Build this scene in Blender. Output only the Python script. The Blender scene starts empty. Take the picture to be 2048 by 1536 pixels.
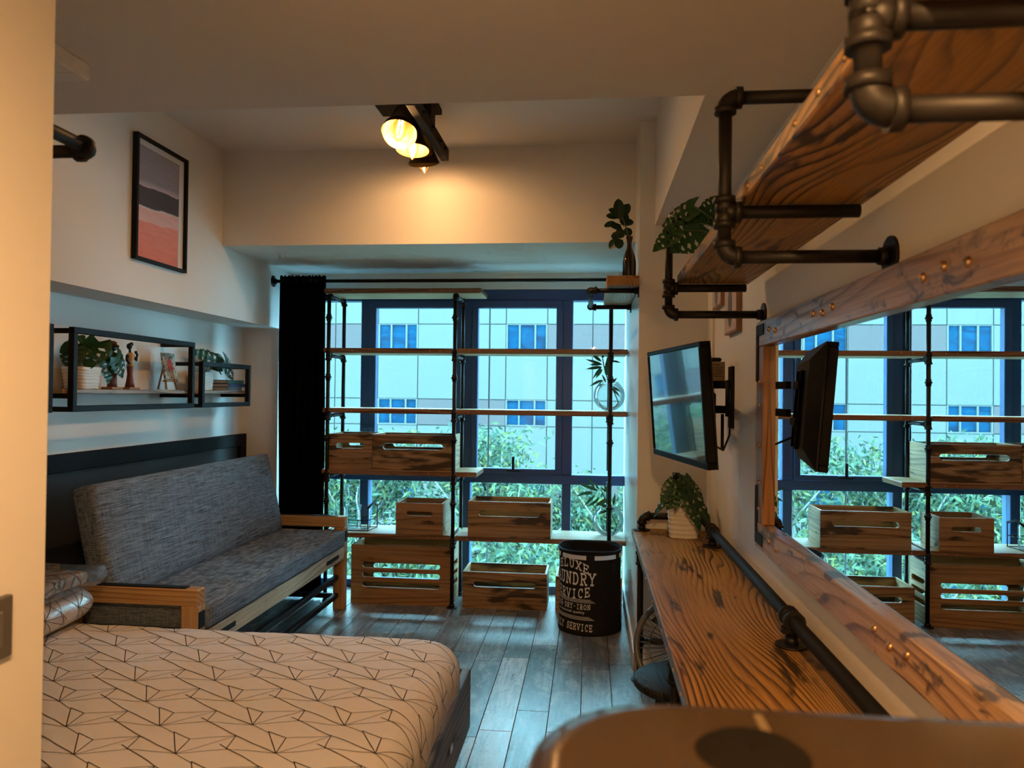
import bpy, bmesh, math, random
from mathutils import Vector, Matrix, Euler, noise
random.seed(7)
R = random.Random(11)
sc = bpy.context.scene
col = sc.collection
PI = math.pi

# ------------------------------------------------------------------ camera
cam_d = bpy.data.cameras.new('camera')
cam = bpy.data.objects.new('camera', cam_d)
col.objects.link(cam)
cam_d.sensor_width = 36.0
cam_d.lens = 1500.0 / 2048.0 * 36.0
cam_d.clip_start = 0.02
cam_d.clip_end = 300
FX, VPX, VPY, ROLL, CAM_H = 1500.0, 1181.0 - 1024.0, 789.0 - 768.0, 0.0115, 1.45
_y = Vector((VPX, VPY, FX)).normalized()
_x = Vector((1.0, ROLL, 0.0)); _x = (_x - _y * _x.dot(_y)).normalized()
_z = _x.cross(_y)
_W = Matrix((_x, _y, _z))            # rows: world axes in camera space (x right, y down, z forward)
r_ = _W @ Vector((1, 0, 0)); d_ = _W @ Vector((0, 1, 0)); f_ = _W @ Vector((0, 0, 1))
cam.matrix_world = Matrix(((r_.x, -d_.x, -f_.x, 0), (r_.y, -d_.y, -f_.y, 0), (r_.z, -d_.z, -f_.z, CAM_H), (0, 0, 0, 1)))
cam_d.dof.use_dof = True
cam_d.dof.focus_distance = 3.6
cam_d.dof.aperture_fstop = 5.0
sc.camera = cam

# ------------------------------------------------------------------ world, exposure
w = bpy.data.worlds.new('overcast_sky')
sc.world = w
w.use_nodes = True
bg = w.node_tree.nodes['Background']
bg.inputs[0].default_value = (0.48, 0.82, 1.0, 1)
bg.inputs[1].default_value = 18.0
sc.view_settings.view_transform = 'Standard'
sc.view_settings.look = 'None'
sc.view_settings.gamma = 1.0
sc.view_settings.use_curve_mapping = False
sc.view_settings.exposure = 0.45
cy = sc.cycles
cy.use_denoising = True
cy.use_adaptive_sampling = True
cy.adaptive_threshold = 0.12
cy.adaptive_min_samples = 16
cy.max_bounces = 7
cy.diffuse_bounces = 3
cy.glossy_bounces = 4
cy.transparent_max_bounces = 16
cy.transmission_bounces = 4
cy.sample_clamp_indirect = 6.0
cy.caustics_reflective = False
cy.caustics_refractive = False
WARM = (1.0, 0.60, 0.30)
LAMP_W = 11.5
ENTRY_W = 48.0

# ------------------------------------------------------------------ materials
class NT:
    def __init__(s, name):
        s.m = bpy.data.materials.new(name); s.m.use_nodes = True
        s.t = s.m.node_tree; s.t.nodes.clear()
        s.out = s.n('ShaderNodeOutputMaterial')
    def n(s, typ, **kw):
        nd = s.t.nodes.new(typ)
        for k, v in kw.items():
            if k[0] == '_': nd.inputs[k[1:].replace('_', ' ')].default_value = v
            else: setattr(nd, k, v)
        return nd
    def l(s, a, b): s.t.links.new(a, b)
    def math(s, op, a, b=None, c=None):
        nd = s.n('ShaderNodeMath', operation=op)
        for i, v in enumerate((a, b, c)):
            if v is None: continue
            if isinstance(v, (int, float)): nd.inputs[i].default_value = v
            else: s.l(v, nd.inputs[i])
        return nd.outputs[0]
    def mix(s, fac, a, b, mode='MIX'):
        nd = s.n('ShaderNodeMix', data_type='RGBA', blend_type=mode)
        for i, v in ((0, fac), (6, a), (7, b)):
            if isinstance(v, (int, float)): nd.inputs[i].default_value = v
            elif isinstance(v, tuple): nd.inputs[i].default_value = v if len(v) == 4 else (*v, 1)
            else: s.l(v, nd.inputs[i])
        return nd.outputs[2]
    def ramp(s, src, stops):
        nd = s.n('ShaderNodeValToRGB'); e = nd.color_ramp.elements
        while len(e) < len(stops): e.new(0.5)
        for el, (p, c) in zip(e, stops):
            el.position = p; el.color = c if len(c) == 4 else (*c, 1)
        s.l(src, nd.inputs[0]); return nd.outputs[0]
    def coords(s, scale=(1, 1, 1), kind='Object', rnd=True, loc=(0, 0, 0)):
        tc = s.n('ShaderNodeTexCoord'); v = tc.outputs[kind]
        if rnd:
            oi = s.n('ShaderNodeObjectInfo')
            a = s.n('ShaderNodeVectorMath', operation='SCALE'); a.inputs[0].default_value = (13.1, 7.7, 19.3)
            s.l(oi.outputs['Random'], a.inputs[3])
            b = s.n('ShaderNodeVectorMath', operation='ADD'); s.l(v, b.inputs[0]); s.l(a.outputs[0], b.inputs[1]); v = b.outputs[0]
        mp = s.n('ShaderNodeMapping'); mp.inputs['Scale'].default_value = scale; mp.inputs['Location'].default_value = loc
        s.l(v, mp.inputs['Vector']); return mp.outputs[0]
    def noise(s, vec, scale=1.0, detail=2.0, rough=0.5, dist=0.0):
        nd = s.n('ShaderNodeTexNoise'); nd.inputs['Scale'].default_value = scale
        nd.inputs['Detail'].default_value = detail; nd.inputs['Roughness'].default_value = rough
        nd.inputs['Distortion'].default_value = dist; s.l(vec, nd.inputs['Vector']); return nd.outputs['Fac']
    def principled(s, color, rough=0.5, metal=0.0, spec=0.5, bump=None, bstr=0.2, bdist=0.002, coat=0.0):
        p = s.n('ShaderNodeBsdfPrincipled')
        for nm, v in (('Base Color', color), ('Roughness', rough), ('Metallic', metal)):
            if isinstance(v, tuple): p.inputs[nm].default_value = v if len(v) == 4 else (*v, 1)
            elif isinstance(v, (int, float)): p.inputs[nm].default_value = v
            else: s.l(v, p.inputs[nm])
        p.inputs['Specular IOR Level'].default_value = spec
        p.inputs['Coat Weight'].default_value = coat
        p.inputs['Coat Roughness'].default_value = 0.12
        if bump is not None:
            b = s.n('ShaderNodeBump'); b.inputs['Strength'].default_value = bstr; b.inputs['Distance'].default_value = bdist
            s.l(bump, b.inputs['Height']); s.l(b.outputs[0], p.inputs['Normal'])
        s.l(p.outputs[0], s.out.inputs[0]); return p

def plain(name, c, rough=0.5, metal=0.0, spec=0.5, var=0.08, nscale=30, bstr=0.0):
    t = NT(name); v = t.coords()
    n = t.noise(v, nscale, 3)
    cc = t.mix(n, tuple(x * (1 - var) for x in c), tuple(min(1, x * (1 + var)) for x in c))
    t.principled(cc, rough, metal, spec, bump=n if bstr else None, bstr=bstr); return t.m

def wood(name, light, mid, dark, axis='Y', rings=9.0, burn=0.0, burn_al=2.6, burncol=(0.02, 0.012, 0.008), rough=0.42, across=4.0, along=0.55, spec=0.4, coat=0.0, dens=1.0, lines=34.0):
    t = NT(name)
    def sc3(a, b): return {'X': (a, b, b), 'Y': (b, a, b), 'Z': (b, b, a)}[axis]
    vec = t.coords(sc3(along, across))
    n1 = t.noise(vec, 1.0, 1.5, 0.4, 0.25)
    sx = t.n('ShaderNodeSeparateXYZ'); t.l(t.coords(), sx.inputs[0])
    ca, cb = {'X': (1, 2), 'Y': (0, 2), 'Z': (0, 1)}[axis]
    lin = t.math('MULTIPLY', t.math('ADD', sx.outputs[ca], sx.outputs[cb]), lines)
    ring = t.math('FRACT', t.math('ADD', t.math('MULTIPLY', n1, rings), lin))
    amt = t.noise(t.coords(sc3(1.0, 5.0), loc=(1.7, 5.2, 2.9)), 1.0, 2)
    c = t.ramp(ring, [(0.0, light), (0.40, light), (0.68, mid), (0.86, dark), (0.94, dark), (1.0, light)])
    c = t.mix(t.ramp(amt, [(0.38, (0.15, 0.15, 0.15)), (0.58, (1, 1, 1))]), light, c)
    fib = t.noise(t.coords(sc3(4, 190)), 1.0, 2, 0.6)
    c = t.mix(0.45, c, t.ramp(fib, [(0.3, (0.35, 0.3, 0.28)), (0.7, (1.15, 1.1, 1.05))]), 'MULTIPLY')
    big = t.noise(t.coords(sc3(1.2, 5)), 1.0, 2)
    c = t.mix(0.5, c, t.ramp(big, [(0.3, (0.5, 0.45, 0.40)), (0.65, (1.15, 1.1, 1.05))]), 'MULTIPLY')
    if burn > 0:
        b = t.noise(t.coords(sc3(burn_al * dens, 12 * dens), loc=(3.3, 1.1, 0.7)), 1.0, 3, 0.6, 0.5)
        bf = t.ramp(b, [(0.66 - burn * 0.28, (0, 0, 0)), (0.72 - burn * 0.22, (1, 1, 1))])
        c = t.mix(t.math('MULTIPLY', bf, 0.9), c, burncol)
    t.principled(c, rough, 0.0, spec, bump=fib, bstr=0.25, bdist=0.0015, coat=coat)
    return t.m

def fabric(name, a, b, s1=420, rough=0.9):
    t = NT(name)
    h = t.noise(t.coords((30, 12, s1)), 1, 2, 0.6); v = t.noise(t.coords((s1, s1, 14)), 1, 2, 0.6)
    h2 = t.noise(t.coords((200, 6, 200)), 1, 2, 0.6)
    f = t.math('ADD', t.math('MULTIPLY', h, 0.4), t.math('ADD', t.math('MULTIPLY', v, 0.3), t.math('MULTIPLY', h2, 0.3)))
    c = t.ramp(f, [(0.40, a), (0.60, b)])
    t.principled(c, rough, 0, 0.2, bump=f, bstr=0.4, bdist=0.002); return t.m

def paint(name, c, rough=0.62):
    t = NT(name); v = t.coords(rnd=False)
    n = t.noise(v, 60, 3); n2 = t.noise(v, 1.3, 3)
    cc = t.mix(n2, tuple(x * 0.97 for x in c), c)
    t.principled(cc, rough, 0, 0.35, bump=n, bstr=0.06, bdist=0.001); return t.m

def glassy(name, tint=(0.93, 0.97, 0.97), rim=0.35, rough=0.02, edge=(0.5, 0.6, 0.62)):
    t = NT(name)
    tr = t.n('ShaderNodeBsdfTransparent'); gl = t.n('ShaderNodeBsdfGlossy'); gl.inputs['Roughness'].default_value = rough
    lw = t.n('ShaderNodeLayerWeight'); lw.inputs['Blend'].default_value = 0.25
    cc = t.mix(t.math('POWER', lw.outputs['Facing'], 1.6), tint, edge)
    t.l(cc, tr.inputs[0])
    mx = t.n('ShaderNodeMixShader')
    t.l(t.math('MULTIPLY', t.math('ADD', lw.outputs['Fresnel'], 0.02), rim), mx.inputs[0])
    t.l(tr.outputs[0], mx.inputs[1]); t.l(gl.outputs[0], mx.inputs[2]); t.l(mx.outputs[0], t.out.inputs[0]); return t.m

def emis(name, c, s):
    t = NT(name); e = t.n('ShaderNodeEmission'); e.inputs[0].default_value = (*c, 1); e.inputs[1].default_value = s
    t.l(e.outputs[0], t.out.inputs[0]); return t.m

def leafmat(name, a, b, rough=0.4):
    t = NT(name); v = t.coords(); n = t.noise(v, 14, 2)
    c = t.mix(n, a, b)
    p = t.principled(c, rough, 0, 0.4)
    tl = t.n('ShaderNodeBsdfTranslucent'); t.l(c, tl.inputs[0])
    mx = t.n('ShaderNodeMixShader'); mx.inputs[0].default_value = 0.22
    t.l(p.outputs[0], mx.inputs[1]); t.l(tl.outputs[0], mx.inputs[2]); t.l(mx.outputs[0], t.out.inputs[0]); return t.m

MT = {}
MT['wall'] = paint('wall_paint', (0.84, 0.82, 0.79))
MT['ceil_dim'] = paint('dimmed_ceiling_paint', (0.76, 0.71, 0.65), 0.7)  # lowered ceiling and right beam; their dimmer light is put into the colour
MT['gloss'] = paint('semigloss_paint', (0.80, 0.79, 0.77), 0.28)
MT['white'] = plain('white_plastic', (0.75, 0.74, 0.72), 0.35)
MT['iron'] = plain('black_iron_pipe', (0.011, 0.009, 0.008), 0.5, 0.2, 0.35, 0.25, 60)
MT['black'] = plain('black_metal', (0.008, 0.008, 0.010), 0.6, 0.0, 0.18)
MT['blackplastic'] = plain('black_plastic', (0.009, 0.009, 0.010), 0.55, 0, .2)
MT['curtain'] = plain('black_curtain_cloth', (0.003, 0.003, 0.004), 1.0, 0, 0.0, 0.3, 200)
MT['navy'] = plain('navy_window_frame', (0.022, 0.075, 0.21), 0.35, 0.0, 0.5)
MT['pine_dark'] = wood('burnt_pine_board', (0.50, 0.27, 0.07), (0.30, 0.145, 0.038), (0.028, 0.014, 0.009), 'Y', 20, 0.30, along=.8, across=4.5, lines=48, rough=0.42, spec=.25, coat=0.04)
MT['pine_darkX'] = wood('burnt_pine_shelf', (0.30, 0.15, 0.07), (0.20, 0.085, 0.04), (0.05, 0.022, 0.014), 'X', 10, 0.15, rough=0.4)
MT['under'] = wood('raw_pine_board', (0.55, 0.42, 0.25), (0.45, 0.32, 0.17), (0.28, 0.17, 0.08), 'X', 5, 0.0, rough=0.5)
MT['crateX'] = wood('crate_pine', (0.42, 0.255, 0.115), (0.34, 0.195, 0.085), (0.17, 0.085, 0.04), 'X', 8, 0.45, rough=0.5, dens=1.0)
MT['crateXclean'] = wood('crate_pine_clean', (0.40, 0.225, 0.095), (0.34, 0.18, 0.075), (0.20, 0.095, 0.042), 'X', 8, 0.10, rough=0.5)
MT['crateXburnt'] = wood('crate_pine_burnt', (0.42, 0.26, 0.12), (0.34, 0.195, 0.085), (0.13, 0.06, 0.03), 'X', 8, 0.72, rough=0.5, dens=0.9)
MT['crateY'] = wood('crate_pine_side', (0.50, 0.34, 0.17), (0.42, 0.27, 0.13), (0.26, 0.14, 0.06), 'Y', 6, 0.12, rough=0.5)
MT['mirwood'] = wood('mirror_frame_pine', (0.54, 0.36, 0.21), (0.43, 0.26, 0.14), (0.17, 0.09, 0.055), 'Y', 12, 0.36, 7.0, burncol=(0.06, 0.045, 0.045), rough=0.34, coat=0.2, dens=1.6)
MT['mirwoodZ'] = wood('mirror_frame_pine_upright', (0.44, 0.22, 0.09), (0.36, 0.16, 0.06), (0.15, 0.07, 0.03), 'Z', 7, 0.1, rough=0.34, coat=0.2)
MT['sofawood'] = wood('sofa_pine', (0.60, 0.36, 0.14), (0.52, 0.29, 0.10), (0.32, 0.16, 0.06), 'X', 5, 0.05, rough=0.5)
MT['sofawoodZ'] = wood('sofa_pine_post', (0.58, 0.35, 0.14), (0.50, 0.28, 0.10), (0.32, 0.16, 0.06), 'Z', 5, 0.05, rough=0.5)
MT['sofawoodY'] = wood('sofa_pine_rail', (0.62, 0.52, 0.36), (0.52, 0.42, 0.27), (0.34, 0.24, 0.13), 'Y', 5, 0.08, rough=0.55)
MT['bedwood'] = wood('weathered_bed_board', (0.20, 0.17, 0.14), (0.14, 0.11, 0.09), (0.05, 0.04, 0.035), 'Y', 6, 0.2, rough=0.55)
MT['lampwood'] = wood('dark_lamp_wood', (0.028, 0.016, 0.010), (0.020, 0.011, 0.007), (0.010, 0.006, 0.005), 'Y', 8, 0.0, rough=0.7, spec=.15)
MT['shelfwood'] = wood('wall_shelf_wood', (0.42, 0.28, 0.17), (0.30, 0.18, 0.10), (0.10, 0.05, 0.03), 'Y', 8, 0.15, rough=0.45)
MT['sofafab'] = fabric('grey_tweed', (0.045, 0.057, 0.074), (0.26, 0.305, 0.36))
MT['stud'] = plain('brass_stud', (0.55, 0.36, 0.2), 0.3, 0.9)
MT['steel'] = plain('steel', (0.5, 0.5, 0.5), 0.3, 0.9)
MT['pane'] = glassy('window_glass', (0.80, 0.965, 0.985), 0.5, 0.0, (0.7, 0.9, 0.93))
MT['glass'] = glassy('clear_glass', (0.95, 0.985, 0.985), 0.6, 0.03, (0.80, 0.88, 0.90))
MT['brownglass'] = glassy('brown_glass', (0.55, 0.42, 0.36), 1.2, 0.03, (0.12, 0.07, 0.05))
t = NT('mirror_glass'); t.principled((0.93, 0.95, 0.95), 0.0, 1.0); MT['mirror'] = t.m
t = NT('tv_screen'); t.principled((0.012, 0.014, 0.018), 0.03, 0.0, 1.0, coat=1.0); MT['screen'] = t.m
MT['pot'] = plain('white_ribbed_pot', (0.74, 0.72, 0.68), 0.5)
MT['mon'] = leafmat('monstera_leaf', (0.012, 0.05, 0.012), (0.03, 0.10, 0.03), 0.38)
MT['rub'] = leafmat('rubber_plant_leaf', (0.005, 0.022, 0.008), (0.012, 0.04, 0.015), 0.35)
MT['bam'] = leafmat('bamboo_leaf', (0.01, 0.05, 0.02), (0.03, 0.11, 0.04), 0.45)
MT['stem'] = plain('plant_stem', (0.04, 0.07, 0.02), 0.6)

# floor plank: each plank picks its own shade
t = NT('weathered_floor_plank')
oi = t.n('ShaderNodeObjectInfo')
basec = t.ramp(oi.outputs['Random'], [(0.0, (0.10, 0.115, 0.125)), (0.2, (0.15, 0.165, 0.175)), (0.42, (0.24, 0.245, 0.25)), (0.6, (0.13, 0.145, 0.155)), (0.8, (0.40, 0.395, 0.385)), (0.9, (0.20, 0.21, 0.215)), (1.0, (0.05, 0.055, 0.06))])
oi.outputs['Random']
g = t.noise(t.coords((55, 4, 10)), 1, 4, 0.65, 0.4)
blot = t.noise(t.coords((9, 5, 9)), 1, 5, 0.72, 0.8)
c = t.mix(0.75, basec, t.ramp(g, [(0.3, (0.30, 0.30, 0.32)), (0.68, (1.45, 1.43, 1.40))]), 'MULTIPLY')
c = t.mix(t.math('MULTIPLY', t.ramp(blot, [(0.50, (0, 0, 0)), (0.66, (1, 1, 1))]), 0.6), c, (0.44, 0.43, 0.42))
st2 = t.noise(t.coords((26, 3.2, 20), loc=(7, 3, 1)), 1, 4, 0.7, 0.6)
c = t.mix(t.math('MULTIPLY', t.ramp(st2, [(0.50, (0, 0, 0)), (0.62, (1, 1, 1))]), 0.55), c, (0.055, 0.058, 0.062))
spk = t.noise(t.coords((60, 30, 40)), 1, 3, 0.7)
c = t.mix(t.math('MULTIPLY', t.ramp(spk, [(0.57, (0, 0, 0)), (0.66, (1, 1, 1))]), 0.7), c, (0.03, 0.03, 0.035))
rr = t.ramp(g, [(0.2, (0.26, 0.26, 0.26)), (0.8, (0.42, 0.42, 0.42))])
t.principled(c, rr, 0, 0.5, bump=g, bstr=0.12, bdist=0.001)
MT['plank'] = t.m

# ------------------------------------------------------------------ mesh builder
class MB:
    def __init__(s): s.v = []; s.f = []; s.sm = []
    def add(s, vs, fs, smooth=False, M=None):
        o = len(s.v)
        s.v += [tuple(M @ Vector(p)) if M else tuple(p) for p in vs]
        s.f += [tuple(o + i for i in f) for f in fs]; s.sm += [smooth] * len(fs); return s
    def box(s, x0, x1, y0, y1, z0, z1, b=0.0, M=None):
        if x0 > x1: x0, x1 = x1, x0
        if y0 > y1: y0, y1 = y1, y0
        if z0 > z1: z0, z1 = z1, z0
        if b <= 0:
            vs = [(x, y, z) for x in (x0, x1) for y in (y0, y1) for z in (z0, z1)]
            fs = [(0, 1, 3, 2), (4, 6, 7, 5), (0, 4, 5, 1), (2, 3, 7, 6), (0, 2, 6, 4), (1, 5, 7, 3)]
            return s.add(vs, fs, False, M)
        b = min(b, (x1 - x0) * .49, (y1 - y0) * .49, (z1 - z0) * .49)
        vs = []; idx = {}
        for ix, x in enumerate((x0, x1)):
            for iy, y in enumerate((y0, y1)):
                for iz, z in enumerate((z0, z1)):
                    sx, sy, sz = (b if ix == 0 else -b), (b if iy == 0 else -b), (b if iz == 0 else -b)
                    for a, p in enumerate(((x, y + sy, z + sz), (x + sx, y, z + sz), (x + sx, y + sy, z))):
                        idx[ix, iy, iz, a] = len(vs); vs.append(p)
        fs = []
        for i in (0, 1):
            fs.append([idx[i, j, k, 0] for j, k in ((0, 0), (0, 1), (1, 1), (1, 0))])
            fs.append([idx[j, i, k, 1] for j, k in ((0, 0), (0, 1), (1, 1), (1, 0))])
            fs.append([idx[j, k, i, 2] for j, k in ((0, 0), (0, 1), (1, 1), (1, 0))])
        for i in (0, 1):
            for j in (0, 1):
                fs.append([idx[0, i, j, 1], idx[1, i, j, 1], idx[1, i, j, 2], idx[0, i, j, 2]])
                fs.append([idx[i, 0, j, 0], idx[i, 1, j, 0], idx[i, 1, j, 2], idx[i, 0, j, 2]])
                fs.append([idx[i, j, 0, 0], idx[i, j, 1, 0], idx[i, j, 1, 1], idx[i, j, 0, 1]])
                for k in (0, 1): fs.append([idx[i, j, k, 0], idx[i, j, k, 1], idx[i, j, k, 2]])
        return s.add(vs, fs, False, M)
    def tube(s, pts, r, n=10, caps=True, closed=False):
        pts = [Vector(p) for p in pts]; m = len(pts)
        rs = r if isinstance(r, (list, tuple)) else [r] * m
        vs = []; up = None
        for i, p in enumerate(pts):
            if closed: d = (pts[(i + 1) % m] - pts[i - 1])
            else: d = (pts[min(i + 1, m - 1)] - pts[max(i - 1, 0)])
            d.normalize()
            if up is None:
                up = Vector((0, 0, 1)) if abs(d.z) < .9 else Vector((1, 0, 0))
            a = d.cross(up)
            if a.length < 1e-5: a = d.orthogonal()
            a.normalize(); bb = a.cross(d); bb.normalize(); up = bb
            for k in range(n):
                an = 2 * PI * k / n
                vs.append(p + (a * math.cos(an) + bb * math.sin(an)) * rs[i])
        fs = []
        for i in range(m if closed else m - 1):
            for k in range(n):
                i2 = (i + 1) % m
                fs.append((i * n + k, i * n + (k + 1) % n, i2 * n + (k + 1) % n, i2 * n + k))
        s.add(vs, fs, True)
        if caps and not closed:
            o = len(s.v) - len(vs)
            s.f += [tuple(o + k for k in range(n)), tuple(o + (m - 1) * n + k for k in reversed(range(n)))]; s.sm += [False, False]
        return s
    def lathe(s, prof, c, n=24, M=None, sq=None):
        vs = []; m = len(prof)
        for r, z in prof:
            for k in range(n):
                a = 2 * PI * k / n
                vs.append((c[0] + r * math.cos(a), c[1] + r * math.sin(a), c[2] + z))
        fs = [(i * n + k, i * n + (k + 1) % n, (i + 1) * n + (k + 1) % n, (i + 1) * n + k) for i in range(m - 1) for k in range(n)]
        return s.add(vs, fs, True, M)
    def prism(s, poly, a0, a1, axis='Y', M=None):
        n = len(poly)
        def P(u, v, w): return {'Y': (u, w, v), 'X': (w, u, v), 'Z': (u, v, w)}[axis]
        vs = [P(u, v, a0) for u, v in poly] + [P(u, v, a1) for u, v in poly]
        fs = [tuple(range(n)), tuple(reversed(range(n, 2 * n)))] + [(i, (i + 1) % n, n + (i + 1) % n, n + i) for i in range(n)]
        return s.add(vs, fs, False, M)
    def sphere(s, c, r, nu=16, nv=10, M=None):
        rx, ry, rz = r if isinstance(r, tuple) else (r, r, r)
        vs = [(c[0], c[1], c[2] - rz)]
        for i in range(1, nv):
            t = PI * i / nv
            for k in range(nu):
                a = 2 * PI * k / nu
                vs.append((c[0] + rx * math.sin(t) * math.cos(a), c[1] + ry * math.sin(t) * math.sin(a), c[2] - rz * math.cos(t)))
        vs.append((c[0], c[1], c[2] + rz)); e = len(vs) - 1
        fs = [(0, 1 + (k + 1) % nu, 1 + k) for k in range(nu)]
        for i in range(nv - 2):
            fs += [(1 + i * nu + k, 1 + i * nu + (k + 1) % nu, 1 + (i + 1) * nu + (k + 1) % nu, 1 + (i + 1) * nu + k) for k in range(nu)]
        b = 1 + (nv - 2) * nu
        fs += [(b + k, b + (k + 1) % nu, e) for k in range(nu)]
        return s.add(vs, fs, True, M)
    def mesh(s, name, org=(0, 0, 0)):
        me = bpy.data.meshes.new(name)
        me.from_pydata([(p[0] - org[0], p[1] - org[1], p[2] - org[2]) for p in s.v], [], s.f)
        me.polygons.foreach_set('use_smooth', s.sm)
        bm = bmesh.new(); bm.from_mesh(me); bmesh.ops.recalc_face_normals(bm, faces=bm.faces); bm.to_mesh(me); bm.free()
        me.update(); return me
    def center(s):
        return tuple((min(p[i] for p in s.v) + max(p[i] for p in s.v)) / 2 for i in range(3))

WO = {}   # world origin of each object (things are unrotated unless placed by matrix)
def tag(o, label=None, cat=None, group=None, kind=None):
    if label: o['label'] = label
    if cat: o['category'] = cat
    if group: o['group'] = group
    if kind: o['kind'] = kind
    return o
def thing(name, label, cat, loc=(0, 0, 0), group=None, rotz=0.0):
    o = bpy.data.objects.new(name, None); col.objects.link(o)
    o.empty_display_size = 0.05; o.location = loc; o.rotation_euler = (0, 0, rotz)
    WO[o] = Vector(loc); return tag(o, label, cat, group)
def part(name, mb, mat, parent=None, label=None, M=None, kind=None):
    """mb in world coordinates (or in local coordinates when M, a world matrix, is given)"""
    if M is None:
        c = Vector(mb.center()); me = mb.mesh(name, c)
    else:
        c = M.to_translation(); me = mb.mesh(name)
    o = bpy.data.objects.new(name, me); col.objects.link(o)
    me.materials.append(MT[mat] if isinstance(mat, str) else mat)
    po = WO[parent] if parent else Vector((0, 0, 0))
    if M is None: o.location = c - po
    else:
        L = M.copy(); L.translation = c - po; o.matrix_local = L
    if parent: o.parent = parent
    WO[o] = c
    return tag(o, label, kind=kind)
def inst(src, name, loc, parent=None, rot=None, M=None):
    o = bpy.data.objects.new(name, src.data); col.objects.link(o)
    po = WO[parent] if parent else Vector((0, 0, 0))
    if M is not None:
        L = M.copy(); L.translation = M.to_translation() - po; o.matrix_local = L; WO[o] = M.to_translation()
    else:
        o.location = Vector(loc) - po; WO[o] = Vector(loc)
        if rot: o.rotation_euler = rot
    if parent: o.parent = parent
    return o
def struct(name, mb, mat, label=None):
    o = part(name, mb, mat); tag(o, label or None, kind='structure'); return o
def B(*a, **k): return MB().box(*a, **k)

# pipework -------------------------------------------------------------
PR, FR = 0.0135, 0.0185
def seg(parent, p0, p1, r=PR, mat='iron', name='pipe'):
    return part(name, MB().tube([p0, p1], r, 12), mat, parent)
def elbow(parent, p, a, b, r=FR, e=0.034, mat='iron'):
    p, a, b = Vector(p), Vector(a).normalized(), Vector(b).normalized()
    mb = MB(); pts = []
    for i in range(7):
        t = i / 6
        pts.append(p + a * e * (1 - t) ** 2 + b * e * t ** 2)
    mb.tube(pts, r, 12)
    for d in (a, b): mb.tube([p + d * (e - .012), p + d * (e + .002)], r * 1.2, 12)
    return part('elbow', mb, mat, parent)
def tee(parent, p, dirs, r=FR, e=0.03, mat='iron'):
    p = Vector(p); mb = MB()
    for d in dirs:
        d = Vector(d).normalized()
        mb.tube([p - d * .004, p + d * e], r, 12); mb.tube([p + d * (e - .010), p + d * (e + .003)], r * 1.2, 12)
    mb.sphere(p, r, 10, 6)
    return part('tee', mb, mat, parent)
def coupling(parent, p, d, r=FR, h=0.022, mat='iron'):
    p, d = Vector(p), Vector(d).normalized(); mb = MB()
    mb.tube([p - d * h, p + d * h], r * .95, 12); mb.tube([p - d * .006, p + d * .006], r * 1.3, 8)
    return part('coupling', mb, mat, parent)
def flange(parent, p, d, r=0.042, mat='iron'):
    p, d = Vector(p), Vector(d).normalized(); mb = MB()
    mb.tube([p, p + d * .006], r, 18); mb.tube([p + d * .005, p + d * .026], FR, 12)
    return part('flange', mb, mat, parent)
_stud = None
def stud(parent, p, d, r=0.006):
    global _stud
    if _stud is None:
        mb = MB(); mb.lathe([(1, 0), (.92, .3), (.6, .55), (.05, .68)], (0, 0, 0), 10)
        _stud = mb.mesh('stud'); _stud.materials.append(MT['stud'])
    o = bpy.data.objects.new('stud', _stud); col.objects.link(o)
    M = Vector(d).to_track_quat('Z', 'Y').to_matrix().to_4x4() @ Matrix.Scale(r, 4)
    M.translation = Vector(p) - WO[parent]; o.matrix_local = M; o.parent = parent; WO[o] = Vector(p); return o

# ================================================================== SETTING
XL, XN, XR, XP = -2.24, -2.50, 0.62, 0.25
CEIL, SOF = 2.90, 2.345
YB, YW = 4.35, 5.50
floor = struct('floor', B(-2.6, 0.75, -1.7, 5.62, -0.12, -0.008), plain('floor_joint_grout', (0.03, 0.032, 0.035), 0.8))
PW = 0.145
prng = random.Random(5)
base_len = [0.62, 0.9]
pl_mesh = {}
for i in range(24):
    x0 = 0.115 - PW * 3 + PW * 6 - PW * i
    a, b = max(x0 - PW, -2.5), min(x0, 0.62)
    if b - a < 0.02: continue
    y = -1.6 - prng.random() * 0.9
    while y < 5.52:
        Ln = prng.choice((0.6, 0.9, 0.9))
        ya, yb = max(y, -1.6), min(y + Ln, 5.52)
        if yb - ya > 0.03:
            key = (round(b - a, 3), round(yb - ya, 3))
            if key not in pl_mesh:
                h = MB().box(-key[0] / 2 + .0012, key[0] / 2 - .0012, -key[1] / 2 + .0012, key[1] / 2 - .0012, -0.008, 0, 0.0012)
                me = h.mesh('plank'); me.materials.append(MT['plank']); pl_mesh[key] = me
            o = bpy.data.objects.new('plank', pl_mesh[key]); col.objects.link(o); o.parent = floor
            o.location = Vector(((a + b) / 2, (ya + yb) / 2, 0)) - WO[floor]
        y += Ln

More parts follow.
